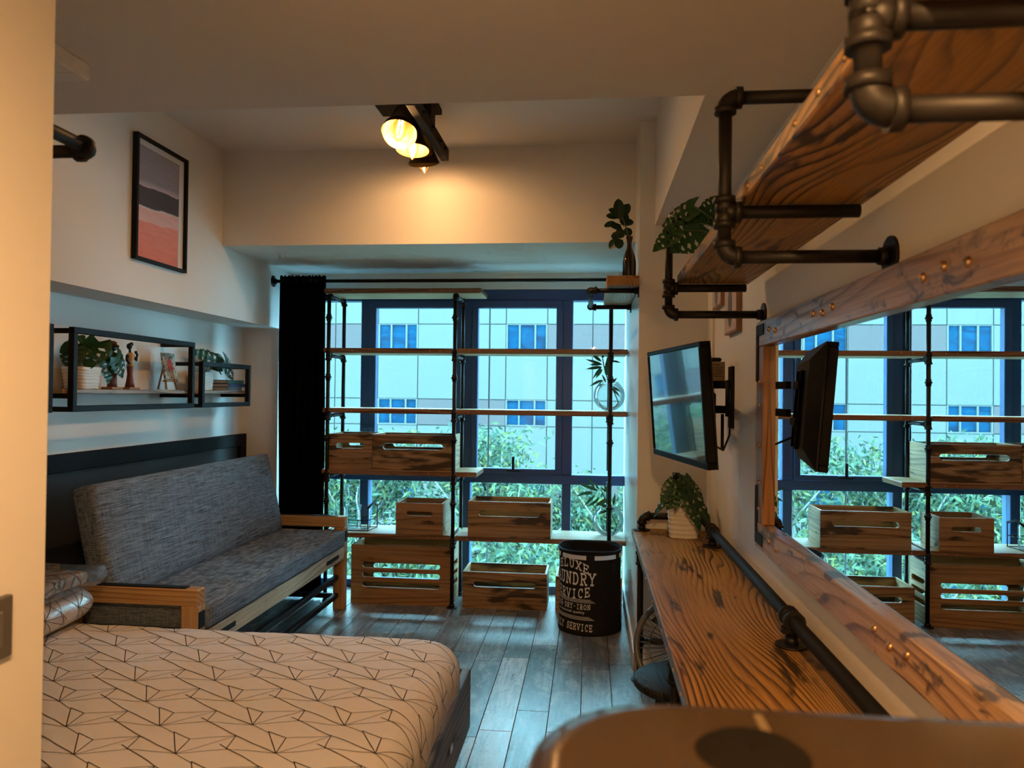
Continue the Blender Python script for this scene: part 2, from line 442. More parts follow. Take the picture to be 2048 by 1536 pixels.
struct('ceiling', B(-2.6, 0.75, 2.2, 4.45, CEIL, 3.05), 'wall')
struct('trim_1', B(-2.6, 0.75, -1.7, 2.27, SOF, 3.05), 'ceil_dim', 'lowered ceiling over the entry side of the room')
struct('trim_2', B(0.33, 0.75, 2.27, 4.0, SOF, 3.05), 'ceil_dim', 'beam above the right wall')
struct('trim_3', B(-2.6, 0.75, YB, 5.62, 2.33, 3.05), 'wall', 'deep beam above the window')
wl = MB(); wl.box(-2.6, XN, 1.0, 5.62, -0.1, 3.05); wl.box(XN, XL, 1.0, 5.62, 1.90, 3.05); wl.box(XN, XL, 5.2, 5.62, 0.0, 1.90)
struct('wall_left', wl, 'wall', 'white left wall with recessed niche')
wr = MB(); wr.box(XR, 0.75, -1.7, 4.05, -0.1, 3.05); 
struct('wall_right', wr, 'wall')
struct('trim_4', B(0.607, XR, 3.86, 4.0, 0.0, SOF), 'wall', 'narrow corner boxing between right wall and pillar')
struct('wall_pillar', B(XP, 0.75, 4.0, 5.62, -0.1, 3.05), 'gloss', 'white pillar beside the window')
struct('wall_back', B(-2.6, 0.75, -1.8, -1.7, -0.1, 3.05), 'wall')
struct('wall_entry', B(-2.6, -0.90, -1.7, 1.17, 0.0, SOF, 0.006), 'wall', 'warm lit partition wall at the left edge')
struct('baseboard_right', MB().box(XP - 0.014, XP, 4.0, 5.46, 0.0, 0.10, 0.003), 'white')
bl = MB(); bl.box(XR - 0.014, XR, -1.6, 3.86, 0, 0.10, 0.003)
struct('baseboard_right_wall', bl, 'white')

# window ------------------------------------------------------------
win = thing('window_1', 'navy framed full height window across the far wall', 'window', (-1.0, YW, 0.0)); win['kind'] = 'structure'
del win['category']
def fr(x0, x1, z0, z1, y0=YW - .05, y1=YW + .06, nm='frame_bar', b=.004): return part(nm, B(x0, x1, y0, y1, z0, z1, b), 'navy', win)
fr(XL, XP, 2.13, 2.212); fr(XL, XP, 0.0, 0.055); fr(XL, XP, 0.795, 0.865)
fr(XL, XL + .06, .055, 2.13)
for m in (-1.672, -0.905, -0.168):
    fr(m - .033, m + .033, .055, .795, nm='mullion'); fr(m - .038, m + .038, .865, 2.13, nm='mullion')
struct('wall_above_window', B(XL, XP, YW - .06, YW + .12, 2.212, 2.335), 'wall')
xs = [XL + .06, -1.672 - .033, -1.672 + .033, -0.905 - .033, -0.905 + .033, -.168 - .033, -.168 + .033, XP]
for i in range(4):
    x0, x1 = xs[2 * i], xs[2 * i + 1]
    part('pane', B(x0, x1, YW + .0, YW + .006, .055, .795), 'pane', win)
    part('pane', B(x0, x1, YW + .0, YW + .006, .865, 2.13), 'pane', win)
for x0, x1 in ((-1.634, -0.943), (-0.867, -0.206)):
    sash = MB()
    for a in ((x0, x1, 2.075, 2.13), (x0, x1, .865, .905), (x0, x0 + .045, .905, 2.075), (x1 - .045, x1, .905, 2.075)):
        sash.box(a[0], a[1], YW - .07, YW - .006, a[2], a[3], .004)
    part('sash', sash, 'navy', win)
hd = MB(); hd.box(-.60, -.50, YW - .085, YW - .07, .885, .90, .003); hd.box(-.562, -.542, YW - .10, YW - .085, .885, .995, .006)
part('handle', hd, 'black', win)
hd = MB(); hd.box(-1.34, -1.24, YW - .085, YW - .07, .885, .90, .003); hd.box(-1.30, -1.28, YW - .10, YW - .085, .885, .995, .006)
part('handle', hd, 'black', win)

# ------------------------------------------------------------- outside
struct('street_ground', B(-45, 30, 5.7, 45, -9.2, -9.0), plain('grey_street', (0.3, 0.31, 0.31), 0.9), 'grey street far below the window')
bld = thing('office_building', 'pale panelled building with blue windows across the street', 'building', (-9, 32, -9))
facade = plain('pale_facade', (0.0664, 0.0711, 0.0672), 0.9, 0, .03, var=0.05, nscale=.6)
facade2 = plain('grey_facade', (0.0553, 0.0450, 0.0458), 0.9, 0, .03, var=0.06, nscale=.6)
bwin = NT('blue_window_glass')
bn = bwin.noise(bwin.coords((.9, .9, 2.2)), 1, 4, .7, 1.0)
bwin.principled(bwin.ramp(bn, [(.38, (0.0047, 0.0142, 0.0300)), (.52, (0.0016, 0.0245, 0.0537)), (.7, (0.0063, 0.0363, 0.0632))]), 0.6, 0, .03)
MT['bwin'] = bwin.m; MT['facade'] = facade; MT['facade2'] = facade2
part('wall_core', B(-38, 20, 32.12, 34, -9, 12), plain('facade_joint', (0.0332, 0.0355, 0.0340), .8), bld)
J = 0.02
def panel(x0, x1, z0, z1, m): return part('wall_panel', B(x0 + J, x1 - J, 32.0, 32.13, z0 + J, z1 - J), m, bld)
pitch, ww = 5.63, 1.78
wx0 = -9.26
lv = [(4.43 + 3.25 * k, k) for k in (-3, -2, -1, 0, 1)]
for ci in range(-4, 4):
    wx = wx0 + pitch * ci
    for zt, k in lv:
        zb = zt - 1.13
        for a, b in ((wx, wx + ww), (wx + ww, wx + ww + (pitch - ww) * .5), (wx + ww + (pitch - ww) * .5, wx + pitch)):
            panel(a, b, zt - 3.25, zb, 'facade') if k > -3 else panel(a, b, -9, zb, 'facade')
        gm = 'facade2' if (ci + k) % 2 else 'facade'
        panel(wx + ww, wx + ww + (pitch - ww) * .5, zb, zt, gm); panel(wx + ww + (pitch - ww) * .5, wx + pitch, zb, zt, gm)
        wf = MB()
        for q in (0.0, .55, 1.22, 1.71): wf.box(wx + q, wx + q + .07, 32.0, 32.1, zb + .06, zt - .03)
        wf.box(wx, wx + ww, 31.97, 32.1, zb, zb + .06); wf.box(wx, wx + ww, 32.0, 32.1, zt - .03, zt)
        fo = part('window', wf, 'facade', bld)
        for q0, q1 in ((.07, .55), (.62, 1.22), (1.29, 1.71)):
            part('pane', B(wx + q0, wx + q1, 32.08, 32.1, zb + .06, zt - .03), 'bwin', fo)
    panel(wx, wx + pitch, 4.43 + 3.25, 12, 'facade')

leaf_g = [plain('tree_leaf_a', (0.0395, 0.0672, 0.0435), .8, 0, .08), plain('tree_leaf_b', (0.0537, 0.0853, 0.0411), .8, 0, .08), plain('tree_leaf_c', (0.0237, 0.0458, 0.0332), .8, 0, .08), plain('tree_leaf_d', (0.0829, 0.0948, 0.0332), .8, 0, .08)]
bark = plain('tree_bark', (0.16, 0.15, 0.13), .9)
def tree(px, py, top, spread, label, seed, nleaf=5200, low=-7.0):
    rg = random.Random(seed)
    t = thing('street_tree', label, 'tree', (px, py, -9), 'street trees outside the window')
    mb = MB(); tips = []
    mb.tube([(px, py, -9), (px + .1, py, -6), (px, py + .1, low + 3)], [.16, .13, .10], 8)
    for i in range(26):
        z0 = rg.uniform(-6.5, top - 1.6); a = rg.uniform(0, 2 * PI); L = spread * rg.uniform(.45, 1.0)
        z1 = min(top, z0 + rg.uniform(1.0, 2.4)); p0 = Vector((px, py, z0 - .3))
        if z0 > low + 3: p0 = Vector((px + rg.uniform(-.5, .5), py, z0 - .6))
        p2 = Vector((px + L * math.cos(a), py + L * .6 * math.sin(a), z1)); p1 = p0.lerp(p2, .5) + Vector((0, 0, .35))
        mb.tube([p0, p1, p2], [.045, .03, .012], 5)
        tips += [(p1, .55), (p2, .5), (p1.lerp(p2, .5), .55)]
    for i in range(10):
        a = rg.uniform(0, 2 * PI); L = spread * rg.uniform(.1, .8)
        p2 = Vector((px + L * math.cos(a), py + L * .5 * math.sin(a), top - rg.uniform(0, .7))); p0 = Vector((px, py, top - 2.6))
        mb.tube([p0, p0.lerp(p2, .6) + Vector((.1, 0, .1)), p2], [.035, .022, .008], 5); tips += [(p2, .42), (p0.lerp(p2, .7), .45)]
    part('trunk', mb, bark, t)
    groups = [MB() for _ in leaf_g]
    for i in range(int(nleaf * 2.3)):
        p, rad = rg.choice(tips); q = p + Vector((rg.gauss(0, rad * .6), rg.gauss(0, rad * .55), rg.gauss(0, rad * .5)))
        if q.z > top + .35: continue
        d = Vector((rg.uniform(-1, 1), rg.uniform(-1, 1), rg.uniform(-1.4, .5))).normalized()
        sd = d.cross(Vector((rg.uniform(-1, 1), rg.uniform(-1, 1), rg.uniform(-1, 1)))).normalized()
        L, W = rg.uniform(.12, .22), rg.uniform(.02, .034)
        groups[rg.choices((0, 1, 2, 3), (4, 3, 3, 1.3))[0]].add([q, q + d * L * .45 + sd * W, q + d * L, q + d * L * .45 - sd * W], [(0, 1, 2, 3)])
    for g, m in zip(groups, leaf_g):
        part('foliage', g, m, t, kind='stuff')
tree(-2.0, 14.5, 0.55, 1.9, 'loose leafy tree behind the middle window panes, rising above the window bar', 1, 5200)
tree(-5.0, 15.5, 0.35, 2.2, 'leafy tree seen through the window next to the black curtain', 2, 6000)
tree(0.4, 15.5, -0.35, 1.8, 'low leafy tree seen past the fishbowl vases at the window right end', 3, 5000)
tree(-8.2, 16.5, 0.35, 2.3, 'tall leafy tree seen mostly in the mirror reflection', 4, 5000)
tree(-3.4, 12.5, -1.0, 1.7, 'low bushy tree behind the small crate on the lower shelf board', 5, 5600)
tree(-0.9, 12.0, -1.1, 1.6, 'low bushy tree behind the wide crate on the lower shelf board', 6, 5200)
tree(-6.6, 13.5, -0.5, 1.8, 'bushy tree hidden mostly behind the black curtain', 8, 4200)
cb = part('hanging_cable', MB().tube([(-.875, 6.4, -9), (-.87, 6.4, 0), (-.862, 6.4, 9)], .008, 6), 'blackplastic')
tag(cb, 'thin dark cable hanging down outside the middle of the window', 'cable')

# ================================================================== PIPE SHELF AT WINDOW
YF, YR = 5.03, 5.33
ps = thing('pipe_shelf', 'tall black pipe shelf with burnt pine boards standing before the window', 'shelf', (-0.9, 5.15, 0))
zb = [2.16, 1.75, 1.337, 0.915, 0.485]
xfs = [-1.80, -0.917, 0.131]
TH = 0.03
def board(x0, x1, z, y0=5.0, y1=5.33):
    o = part('board', B(x0, x1, y0, y1, z - TH, z, .003), 'pine_darkX', ps)
    # paler sawn underside
    part('board_underside', B(x0 + .004, x1 - .004, y0 + .012, y1 - .004, z - TH - .003, z - TH), 'under', o)
    part('board_top', B(x0 + .004, x1 - .004, y0 + .012, y1 - .004, z, z + .0015), 'under', o)
    n = 0
    for xx in xfs:
        for dx in (-.17, -.10, .10, .17):
            if x0 + .02 < xx + dx < x1 - .02: stud(o, (xx + dx, y0 - .0005, z - TH * .5), (0, -1, 0), .004)
    return o
board(-1.835, -0.742, zb[0]); board(-1.835, -0.757, zb[3])
for z in (zb[1], zb[2], zb[4]): board(-1.835, -0.932, z); board(-0.902, 0.243, z)
for i, x in enumerate(xfs):
    zt = zb[0] - TH if i < 2 else 2.17
    flange(ps, (x, YF - .02, 0), (0, 0, 1), .036)
    ztop = zt - .02
    seg(ps, (x, YF - .02, .02), (x, YF - .02, ztop))
    for z in zb[1:]:
        if i == 2 and z == zb[3]: continue
        tee(ps, (x, YF - .02, z - TH - .022), ((0, 0, 1), (0, 0, -1), (0, 1, 0)))
        seg(ps, (x, YF + .0, z - TH - .022), (x, YR - .03, z - TH - .022), PR * .95)
        elbow(ps, (x, YR, z - TH - .022), (0, -1, 0), (0, 0, -1), e=.03)
    for z in (1.96, 1.55, 1.13, .70):
        if i == 2 and z == 1.96: continue
        coupling(ps, (x, YF - .02, z), (0, 0, 1))
    if i < 2:
        elbow(ps, (x, YF - .02, zb[0] - TH - .022), (0, 0, -1), (0, 1, 0), e=.03)
        seg(ps, (x, YF + .0, zb[0] - TH - .022), (x, YR - .03, zb[0] - TH - .022), PR * .95)
        elbow(ps, (x, YR, zb[0] - TH - .022), (0, -1, 0), (0, 0, -1), e=.03)
    zz = [zb[0] if i < 2 else zb[1] + .03, zb[1], zb[2], zb[3], zb[4], .03]
    for a, b in zip(zz[:-1], zz[1:]):
        if a - b < .05: continue
        seg(ps, (x, YR, a - TH - .05), (x, YR, b + (.0 if b > .1 else -.01)))
    flange(ps, (x, YR, 0), (0, 0, 1), .036)

# ------------------------------------------------------------- crates
def rslot(x0, x1, z0, z1, zc, up):
    """half of a rounded slot below (up=False) or above zc, as polygon points from x0 to x1"""
    r = min((z1 - z0) / 2, (x1 - x0) / 2); h = (z1 - z0) / 2; pts = []
    for i in range(7):
        a = PI / 2 * i / 6
        pts.append((x0 + r - r * math.cos(a), zc + (h * math.sin(a) if up else -h * math.sin(a))))
    for i in range(7):
        a = PI / 2 * i / 6
        pts.append((x1 - r + r * math.sin(a), zc + (h * math.cos(a) if up else -h * math.cos(a))))
    return pts
def crate(label, cx, y0, z, wd, dp, h, rows, slots, mat, rot=0.0, side_slots=(), sidemat='crateY', group='pine crates on the window shelf'):
    """slots: boundary index -> (half width, height); rows: number of planks per side"""
    t = thing('wooden_crate', label, 'crate', (cx, y0 + dp / 2, z), group, rot)
    T = .014; ph = h / rows
    def wall(axis, half, pos, sl, m, nm):
        for k in range(rows):
            za, zb_ = k * ph, (k + 1) * ph - .0015
            lo, hi = -half, half
            bot = rslot(-sl[k][0], sl[k][0], 0, sl[k][1], za, True) if k in sl else []
            top = rslot(-sl[k + 1][0], sl[k + 1][0], 0, sl[k + 1][1], zb_, False) if (k + 1) in sl else []
            poly = [(lo, za)] + bot + [(hi, za), (hi, zb_)] + list(reversed(top)) + [(lo, zb_)]
            mb = MB().prism(poly, pos, pos + T, axis)
            mb.v = [(p[0] + WO[t].x, p[1] + WO[t].y, p[2] + z) for p in mb.v]
            part('plank', mb, m, t)
    wall('Y', wd / 2, -dp / 2, slots, mat, 'front'); wall('Y', wd / 2, dp / 2 - T, slots, mat, 'back')
    ss = dict(side_slots)
    wall('X', dp / 2 - T, -wd / 2, ss, sidemat, 's'); wall('X', dp / 2 - T, wd / 2 - T, ss, sidemat, 's')
    bx = WO[t]
    part('bottom', B(bx.x - wd / 2 + T, bx.x + wd / 2 - T, bx.y - dp / 2 + T, bx.y + dp / 2 - T, z, z + .012), sidemat, t)
    return t
crate('small burnt pine crate at the curtain end of the upper crate shelf', -1.645, 5.03, zb[3] + .0015, .31, .29, .245, 3, {2: (.10, .035)}, 'crateX')
crate('wide burnt pine crate beside the small one on the upper crate shelf', -1.205, 5.03, zb[3] + .0015, .56, .29, .245, 3, {2: (.21, .038)}, 'crateXburnt')
crate('small clean pine crate left of the middle pipe on the lower shelf board', -1.145, 5.0, zb[4] + .0015, .325, .27, .215, 3, {2: (.09, .03)}, 'crateXclean')
crate('wide pine crate right of the middle pipe on the lower shelf board', -.533, 4.99, zb[4] + .0015, .555, .27, .24, 3, {2: (.205, .036)}, 'crateX')
crate('large slatted pine crate on the floor beside the grey sofa', -1.275, 5.03, 0.0, .70, .28, .40, 6, {4: (.27, .04), 3: (.27, .036), 2: (.27, .036)}, 'crateXclean', side_slots={4: (.10, .04), 3: (.10, .036), 2: (.10, .036)})
crate('charred pine crate on the floor under the shelf, left of the laundry basket', -.563, 5.03, 0.0, .57, .29, .245, 3, {2: (.21, .036)}, 'crateXburnt')
crate('pine crate on the floor half hidden behind the laundry basket', .0, 5.03, 0.0, .44, .29, .235, 3, {2: (.12, .036)}, 'crateX')

# ------------------------------------------------------------- curtain and rod
rod = thing('curtain_rod', 'black iron pipe curtain rod under the window beam', 'rod', (-1.0, 5.1, 2.225))
seg(rod, (XL + .012, 5.09, 2.225), (XP - .01, 5.09, 2.225), .012)
flange(rod, (XL, 5.09, 2.225), (1, 0, 0), .04); flange(rod, (XP, 5.09, 2.225), (-1, 0, 0), .04)
mb = MB(); NXc, NZ = 96, 26
ca, cbx = -2.19, -1.848
rows = []
for iz in range(NZ + 1):
    z = 0.02 + (2.262 - 0.02) * iz / NZ
    fr_ = z / 2.26; row = []
    for ix in range(NXc + 1):
        u = ix / NXc
        pin = 1.0 - .05 * math.sin(PI * min(1, max(0, (fr_ - .5) * 2)))
        x = ca + (cbx - ca) * (.5 + (u - .5) * (1.0 - .04 * (1 - fr_)) ) + .006 * math.sin(z * 3 + u * 5)
        amp = .022 if fr_ < .97 else .014
        y = 5.087 + amp * math.sin(u * 2 * PI * 6.5 + .5 * math.sin(z * 1.3)) + .006 * math.sin(u * 31 + z * 2)
        zz = z + (.006 * math.sin(u * 2 * PI * 13) if iz == NZ else 0)
        row.append((x, y, zz))
    rows.append(row)
vs = [p for r in rows for p in r] + [(p[0], p[1] + .006, p[2]) for r in rows for p in r]
N1 = (NXc + 1); off = len(rows) * N1; fs = []
for i in range(NZ):
    for k in range(NXc):
        a = i * N1 + k; fs.append((a, a + 1, a + N1 + 1, a + N1)); fs.append((off + a, off + a + N1, off + a + N1 + 1, off + a + 1))
for i in range(NZ):
    for k in (0, NXc):
        a = i * N1 + k; fs.append((a, a + N1, off + a + N1, off + a))
for k in range(NXc):
    for i in (0, NZ):
        a = i * N1 + k; fs.append((a, off + a, off + a + 1, a + 1))
mb.add(vs, fs, True)
cu = part('curtain', mb, 'curtain'); tag(cu, 'black blackout curtain gathered at the left end of the window', 'curtain')

# ------------------------------------------------------------- glass on shelf
def bowl_vase(label, cx, cy, z, r=.108):
    t = thing('fishbowl_vase', label, 'vase', (cx, cy, z), 'round glass vases with bamboo sprigs')
    prof = []
    for i in range(15):
        a = -PI / 2 + .28 + (PI - .28 - .62) * i / 14
        prof.append((r * math.cos(a), r + r * math.sin(a) - (r - r * math.cos(.28)) * 0))
    z0 = prof[0][1]
    prof = [(0.002, z0)] + prof + [(prof[-1][0] * 1.04, prof[-1][1] + .006)]
    prof = [(a, b - z0) for a, b in prof]
    inner = [(max(.001, a - .003), b + (.003 if i < 2 else 0)) for i, (a, b) in enumerate(prof)]
    mb = MB().lathe(prof + list(reversed(inner)), (cx, cy, z), 32)
    part('glass_bowl', mb, 'glass', t); return t
def leaf_mesh(kind):
    mb = MB()
    if kind == 'lance':
        n = 8; vs = []; fs = []
        for i in range(n + 1):
            t = i / n; w_ = .5 * math.sin(PI * t ** .75) ** 1.0 if t < 1 else 0
            z = -.10 * t * t
            vs += [(-w_, t, z + .10 * w_), (0, t, z), (w_, t, z + .10 * w_)]
        for i in range(n):
            for k in (0, 1): a = i * 3 + k; fs.append((a, a + 1, a + 4, a + 3))
        mb.add(vs, fs, True)
    elif kind == 'oval':
        n = 8; vs = []; fs = []
        for i in range(n + 1):
            t = i / n; w_ = .5 * math.sin(PI * (t * .96 + .02)) ** .55
            if i == n: w_ = .06
            z = -.12 * t * t
            vs += [(-w_, t, z + .16 * w_), (-w_ * .5, t, z + .06 * w_), (0, t, z), (w_ * .5, t, z + .06 * w_), (w_, t, z + .16 * w_)]
        for i in range(n):
            for k in range(4): a = i * 5 + k; fs.append((a, a + 1, a + 6, a + 5))
        mb.add(vs, fs, True)
    else:   # monstera: heart outline, holes beside the midrib and slits at the margin
        NU, NV = 30, 12; vs = []; fs = []
        for i in range(NU + 1):
            t = i / NU
            w_ = .5 * (math.sin(PI * min(1, t * .93 + .07) ** .62)) ** .8 if t < 1 else .004
            for k in range(-NV, NV + 1):
                s = k / NV; back = -.20 * (abs(s) ** 1.2) * max(0, 1 - t * 2.2)
                z = -.22 * (t ** 2) + .10 * abs(s) * w_ - .10 * (s * w_ * 2) ** 2 + .012 * math.sin(t * 40)
                vs.append((s * w_, t + back, z))
        S = 2 * NV + 1
        for i in range(NU):
            t = (i + .5) / NU
            for k in range(2 * NV):
                s = abs((k + .5) / NV - 1)
                hole = False
                for tc in (.24, .42, .60):
                    off_ = tc + .06 * s
                    if ((t - off_) / .036) ** 2 + ((s - .44) / .24) ** 2 < 1: hole = True
                    if s > .80 and abs(t - off_ - .03 - .06 * s) < .016: hole = True
                if not hole:
                    a = i * S + k; fs.append((a, a + 1, a + S + 1, a + S))
        mb.add(vs, fs, True)
    return mb.mesh('leaf')
LEAF = {}
for k, m in (('lance', 'bam'), ('oval', 'rub'), ('monstera', 'mon')):
    me = leaf_mesh(k); me.materials.append(MT[m]); LEAF[k] = me
def leaf(parent, kind, base, tip, width, nrm=(0, -.6, .8)):
    base, tip = Vector(base), Vector(tip); d = tip - base; L = d.length
    if L < 1e-4: return
    y = d / L; n = Vector(nrm); n = (n - y * n.dot(y))
    if n.length < 1e-3: n = y.orthogonal()
    n.normalize(); x = y.cross(n)
    o = bpy.data.objects.new('leaf', LEAF[kind]); col.objects.link(o)
    M = Matrix(((x.x * width, y.x * L, n.x * L, 0), (x.y * width, y.y * L, n.y * L, 0), (x.z * width, y.z * L, n.z * L, 0), (0, 0, 0, 1)))
    M.translation = base - WO[parent]
    o.matrix_local = M; o.parent = parent; WO[o] = base; return o
def stem(parent, a, b, r=.002, sag=.02, mat='stem'):
    a, b = Vector(a), Vector(b); m = a.lerp(b, .55) + Vector((0, 0, sag))
    return part('stem', MB().tube([a, a.lerp(m, .55) + Vector((0, 0, sag * .4)), m, b], r, 6), mat, parent)

BA1 = [((0.08, 5.2, 1.654), (-0.037, 5.2, 1.695), 0.016), ((0.073, 5.2, 1.678), (-0.003, 5.2, 1.736), 0.018), ((0.08, 5.2, 1.7), (0.083, 5.2, 1.733), 0.015), ((0.077, 5.2, 1.64), (-0.033, 5.2, 1.626), 0.018), ((0.073, 5.2, 1.657), (-0.012, 5.2, 1.66), 0.018), ((0.073, 5.2, 1.637), (0.013, 5.2, 1.56), 0.016), ((0.08, 5.2, 1.627), (0.033, 5.2, 1.561), 0.016), ((0.108, 5.2, 1.579), (0.117, 5.2, 1.71), 0.03), ((0.148, 5.2, 1.682), (0.203, 5.2, 1.672), 0.012), ((0.081, 5.2, 1.551), (-0.011, 5.2, 1.509), 0.016), ((0.085, 5.2, 1.551), (0.031, 5.2, 1.471), 0.018), ((0.153, 5.2, 1.531), (0.18, 5.2, 1.572), 0.012), ((0.146, 5.2, 1.51), (0.215, 5.2, 1.466), 0.014), ((0.14, 5.2, 1.5), (0.205, 5.2, 1.435), 0.014), ((0.105, 5.2, 1.534), (0.077, 5.2, 1.592), 0.012)]
BA2 = [((0.065, 5.2, 0.787), (-0.093, 5.2, 0.845), 0.018), ((0.037, 5.2, 0.8), (-0.018, 5.2, 0.885), 0.016), ((0.065, 5.2, 0.794), (0.03, 5.2, 0.841), 0.012), ((0.126, 5.2, 0.779), (0.095, 5.2, 0.836), 0.014), ((0.003, 5.2, 0.782), (-0.099, 5.2, 0.739), 0.016), ((0.024, 5.2, 0.776), (-0.034, 5.2, 0.757), 0.016), ((0.038, 5.2, 0.759), (-0.04, 5.2, 0.678), 0.014), ((0.072, 5.2, 0.743), (-0.019, 5.2, 0.662), 0.016), ((0.113, 5.2, 0.734), (0.039, 5.2, 0.673), 0.02), ((0.134, 5.2, 0.734), (0.038, 5.2, 0.691), 0.024), ((0.161, 5.2, 0.694), (0.174, 5.2, 0.78), 0.016), ((0.123, 5.2, 0.779), (0.071, 5.2, 0.812), 0.014), ((0.134, 5.2, 0.652), (0.053, 5.2, 0.622), 0.016), ((0.134, 5.2, 0.676), (0.073, 5.2, 0.698), 0.02)]
rg = random.Random(3)
for lst, z, lb1, lb2 in ((BA1, zb[2] + .002, 'round glass fishbowl vase on the middle shelf board by the pillar', 'bamboo sprig in the fishbowl vase on the middle shelf board'), (BA2, zb[4] + .002, 'round glass fishbowl vase on the lower shelf board above the laundry basket', 'bamboo sprig in the fishbowl vase above the laundry basket')):
    bowl_vase(lb1, .128, 5.19, z)
    sp = thing('bamboo_sprig', lb2, 'plant', (.128, 5.19, z + .01), 'bamboo sprigs')
    part('cane', MB().tube([(.16, 5.19, z + .012), (.19, 5.19, z + .06), (.165, 5.19, z + .12), (.135, 5.195, z + .18), (.10, 5.2, z + .26), (.08, 5.2, z + .36 if z > 1 else z + .31)], .0035, 8), 'stem', sp)
    part('cane', MB().tube([(.06, 5.19, z + .05), (.09, 5.19, z + .015), (.13, 5.19, z + .012), (.17, 5.19, z + .03)], .003, 8), 'stem', sp)
    for a, b, w_ in lst:
        dy = rg.uniform(-.05, .05)
        leaf(sp, 'lance', (a[0], a[1] + dy * .2, a[2]), (b[0], b[1] + dy, b[2]), w_ * 1.25, (rg.uniform(-.4, .4), -1, rg.uniform(-.1, .7)))

zs = zb[4] + .002
rk = thing('wire_rack', 'black wire rack holding clear glass jars on the shelf behind the sofa arm', 'rack', (-1.66, 5.15, zs))
mb = MB()
for zz in (zs + .004, zs + .075):
    mb.tube([(-1.80, 5.06, zz), (-1.52, 5.06, zz), (-1.50, 5.22, zz), (-1.80, 5.22, zz)], .003, 6, closed=True)
for x_, y_ in ((-1.80, 5.06), (-1.52, 5.06), (-1.50, 5.22), (-1.80, 5.22)):
    mb.tube([(x_, y_, zs + .001), (x_, y_, zs + .16 if x_ > -1.6 else zs + .11)], .003, 6)
mb.tube([(-1.52, 5.06, zs + .16), (-1.51, 5.14, zs + .185), (-1.50, 5.22, zs + .16)], .008, 8)
part('wire_frame', mb, 'black', rk)
for i, (x_, w_, h_) in enumerate(((-1.745, .042, .15), (-1.655, .042, .165), (-1.565, .040, .165))):
    j = thing('glass_jar', ('clear glass jar nearest the curtain in the wire rack', 'clear glass jar in the middle of the wire rack', 'clear glass jar nearest the small crate in the wire rack')[i], 'jar', (x_, 5.14, zs + .006), 'glass jars in the rack')
    pr = [(.001, 0), (w_ * .95, 0), (w_, .01), (w_, h_ * .85), (w_ * .85, h_ * .95), (w_ * .9, h_)]
    part('jar_body', MB().lathe(pr + [(a - .003 if a > .004 else a, b + (.004 if k < 2 else 0)) for k, (a, b) in list(enumerate(pr))[::-1]], (x_, 5.14, zs + .006), 20), 'glass', j)
cf = part('glass_carafe', MB().lathe([(.001, 0), (.05, 0), (.058, .03), (.055, .10), (.035, .17), (.030, .20), (.045, .27), (.047, .285), (.044, .285), (.042, .27), (.027, .20), (.032, .17), (.052, .10), (.055, .03), (.048, .004), (.001, .004)], (-1.70, 5.285, zs), 24), 'glass')
tag(cf, 'hourglass shaped clear glass carafe behind the wire rack', 'carafe')

# ------------------------------------------------------------- laundry basket
BX, BY, BR, BH = 0.008, 4.73, .192, .50
lb = thing('laundry_basket', 'black cloth laundry basket with DELUXE LAUNDRY SERVICE print beside the pillar', 'basket', (BX, BY, 0))
clothm = plain('black_basket_cloth', (0.011, 0.010, 0.010), .85, 0, .2, .2, 120)
printm = plain('grey_print', (0.72, 0.70, 0.68), .8)
def brad(z, a):
    return BR * (1 + .03 * math.exp(-((z - .015) / .03) ** 2) - .015 * math.sin(PI * z / BH) + .006 * math.sin(3 * a + z * 9) + .004 * math.sin(7 * a + 20 * z) * (1 if z < .12 else .3))
mb = MB(); n = 64; zz_ = [0, .012, .03, .06, .10, .16, .22, .28, .34, .40, .45, .485, .50]
vs = []
for z in zz_:
    for k in range(n):
        a = 2 * PI * k / n; r = brad(z, a); vs.append((BX + r * math.cos(a), BY + r * math.sin(a), z))
m0 = len(zz_)
for z in reversed(zz_):
    for k in range(n):
        a = 2 * PI * k / n; r = brad(z, a) - .006; vs.append((BX + r * math.cos(a), BY + r * math.sin(a), max(z, .01)))
fs = [(i * n + k, i * n + (k + 1) % n, (i + 1) * n + (k + 1) % n, (i + 1) * n + k) for i in range(2 * m0 - 1) for k in range(n)]
fs += [tuple(range(n)), tuple(range((2 * m0 - 1) * n, 2 * m0 * n))]
mb.add(vs, fs, True); part('body', mb, clothm, lb)
part('rim_wire', MB().tube([(BX + (BR + .003) * math.cos(2 * PI * k / 48), BY + (BR + .003) * math.sin(2 * PI * k / 48), BH + .004 * math.sin(6 * PI * k / 48)) for k in range(48)], .006, 8, closed=True), clothm, lb)
def curved_strip(a0, a1, z0, z1, off=.003, nseg=12, thick=.003):
    mb = MB(); vs = []; fs = []
    for i in range(nseg + 1):
        a = a0 + (a1 - a0) * i / nseg
        for z, o in ((z0, off), (z1, off), (z1, off + thick), (z0, off + thick)):
            r = brad(z, a) + o; vs.append((BX + r * math.cos(a), BY + r * math.sin(a), z))
    for i in range(nseg):
        for k in range(4): fs.append((i * 4 + k, i * 4 + (k + 1) % 4, (i + 1) * 4 + (k + 1) % 4, (i + 1) * 4 + k))
    fs += [(0, 1, 2, 3), (nseg * 4 + 3, nseg * 4 + 2, nseg * 4 + 1, nseg * 4)]
    return mb.add(vs, fs, False)
rimm = plain('reflective_rim_tape', (0.75, 0.77, 0.8), .35, .2)
for a0, a1 in ((-172, -158), (-148, -97), (-82, -38), (-25, 25), (40, 90), (105, 160)):
    part('rim_tape', curved_strip(math.radians(a0), math.radians(a1), BH - .045, BH - .02, .002), rimm, lb)
part('side_label', curved_strip(math.radians(-48), math.radians(-38), .385, .42, .001, 3, .002), 'blackplastic', lb)
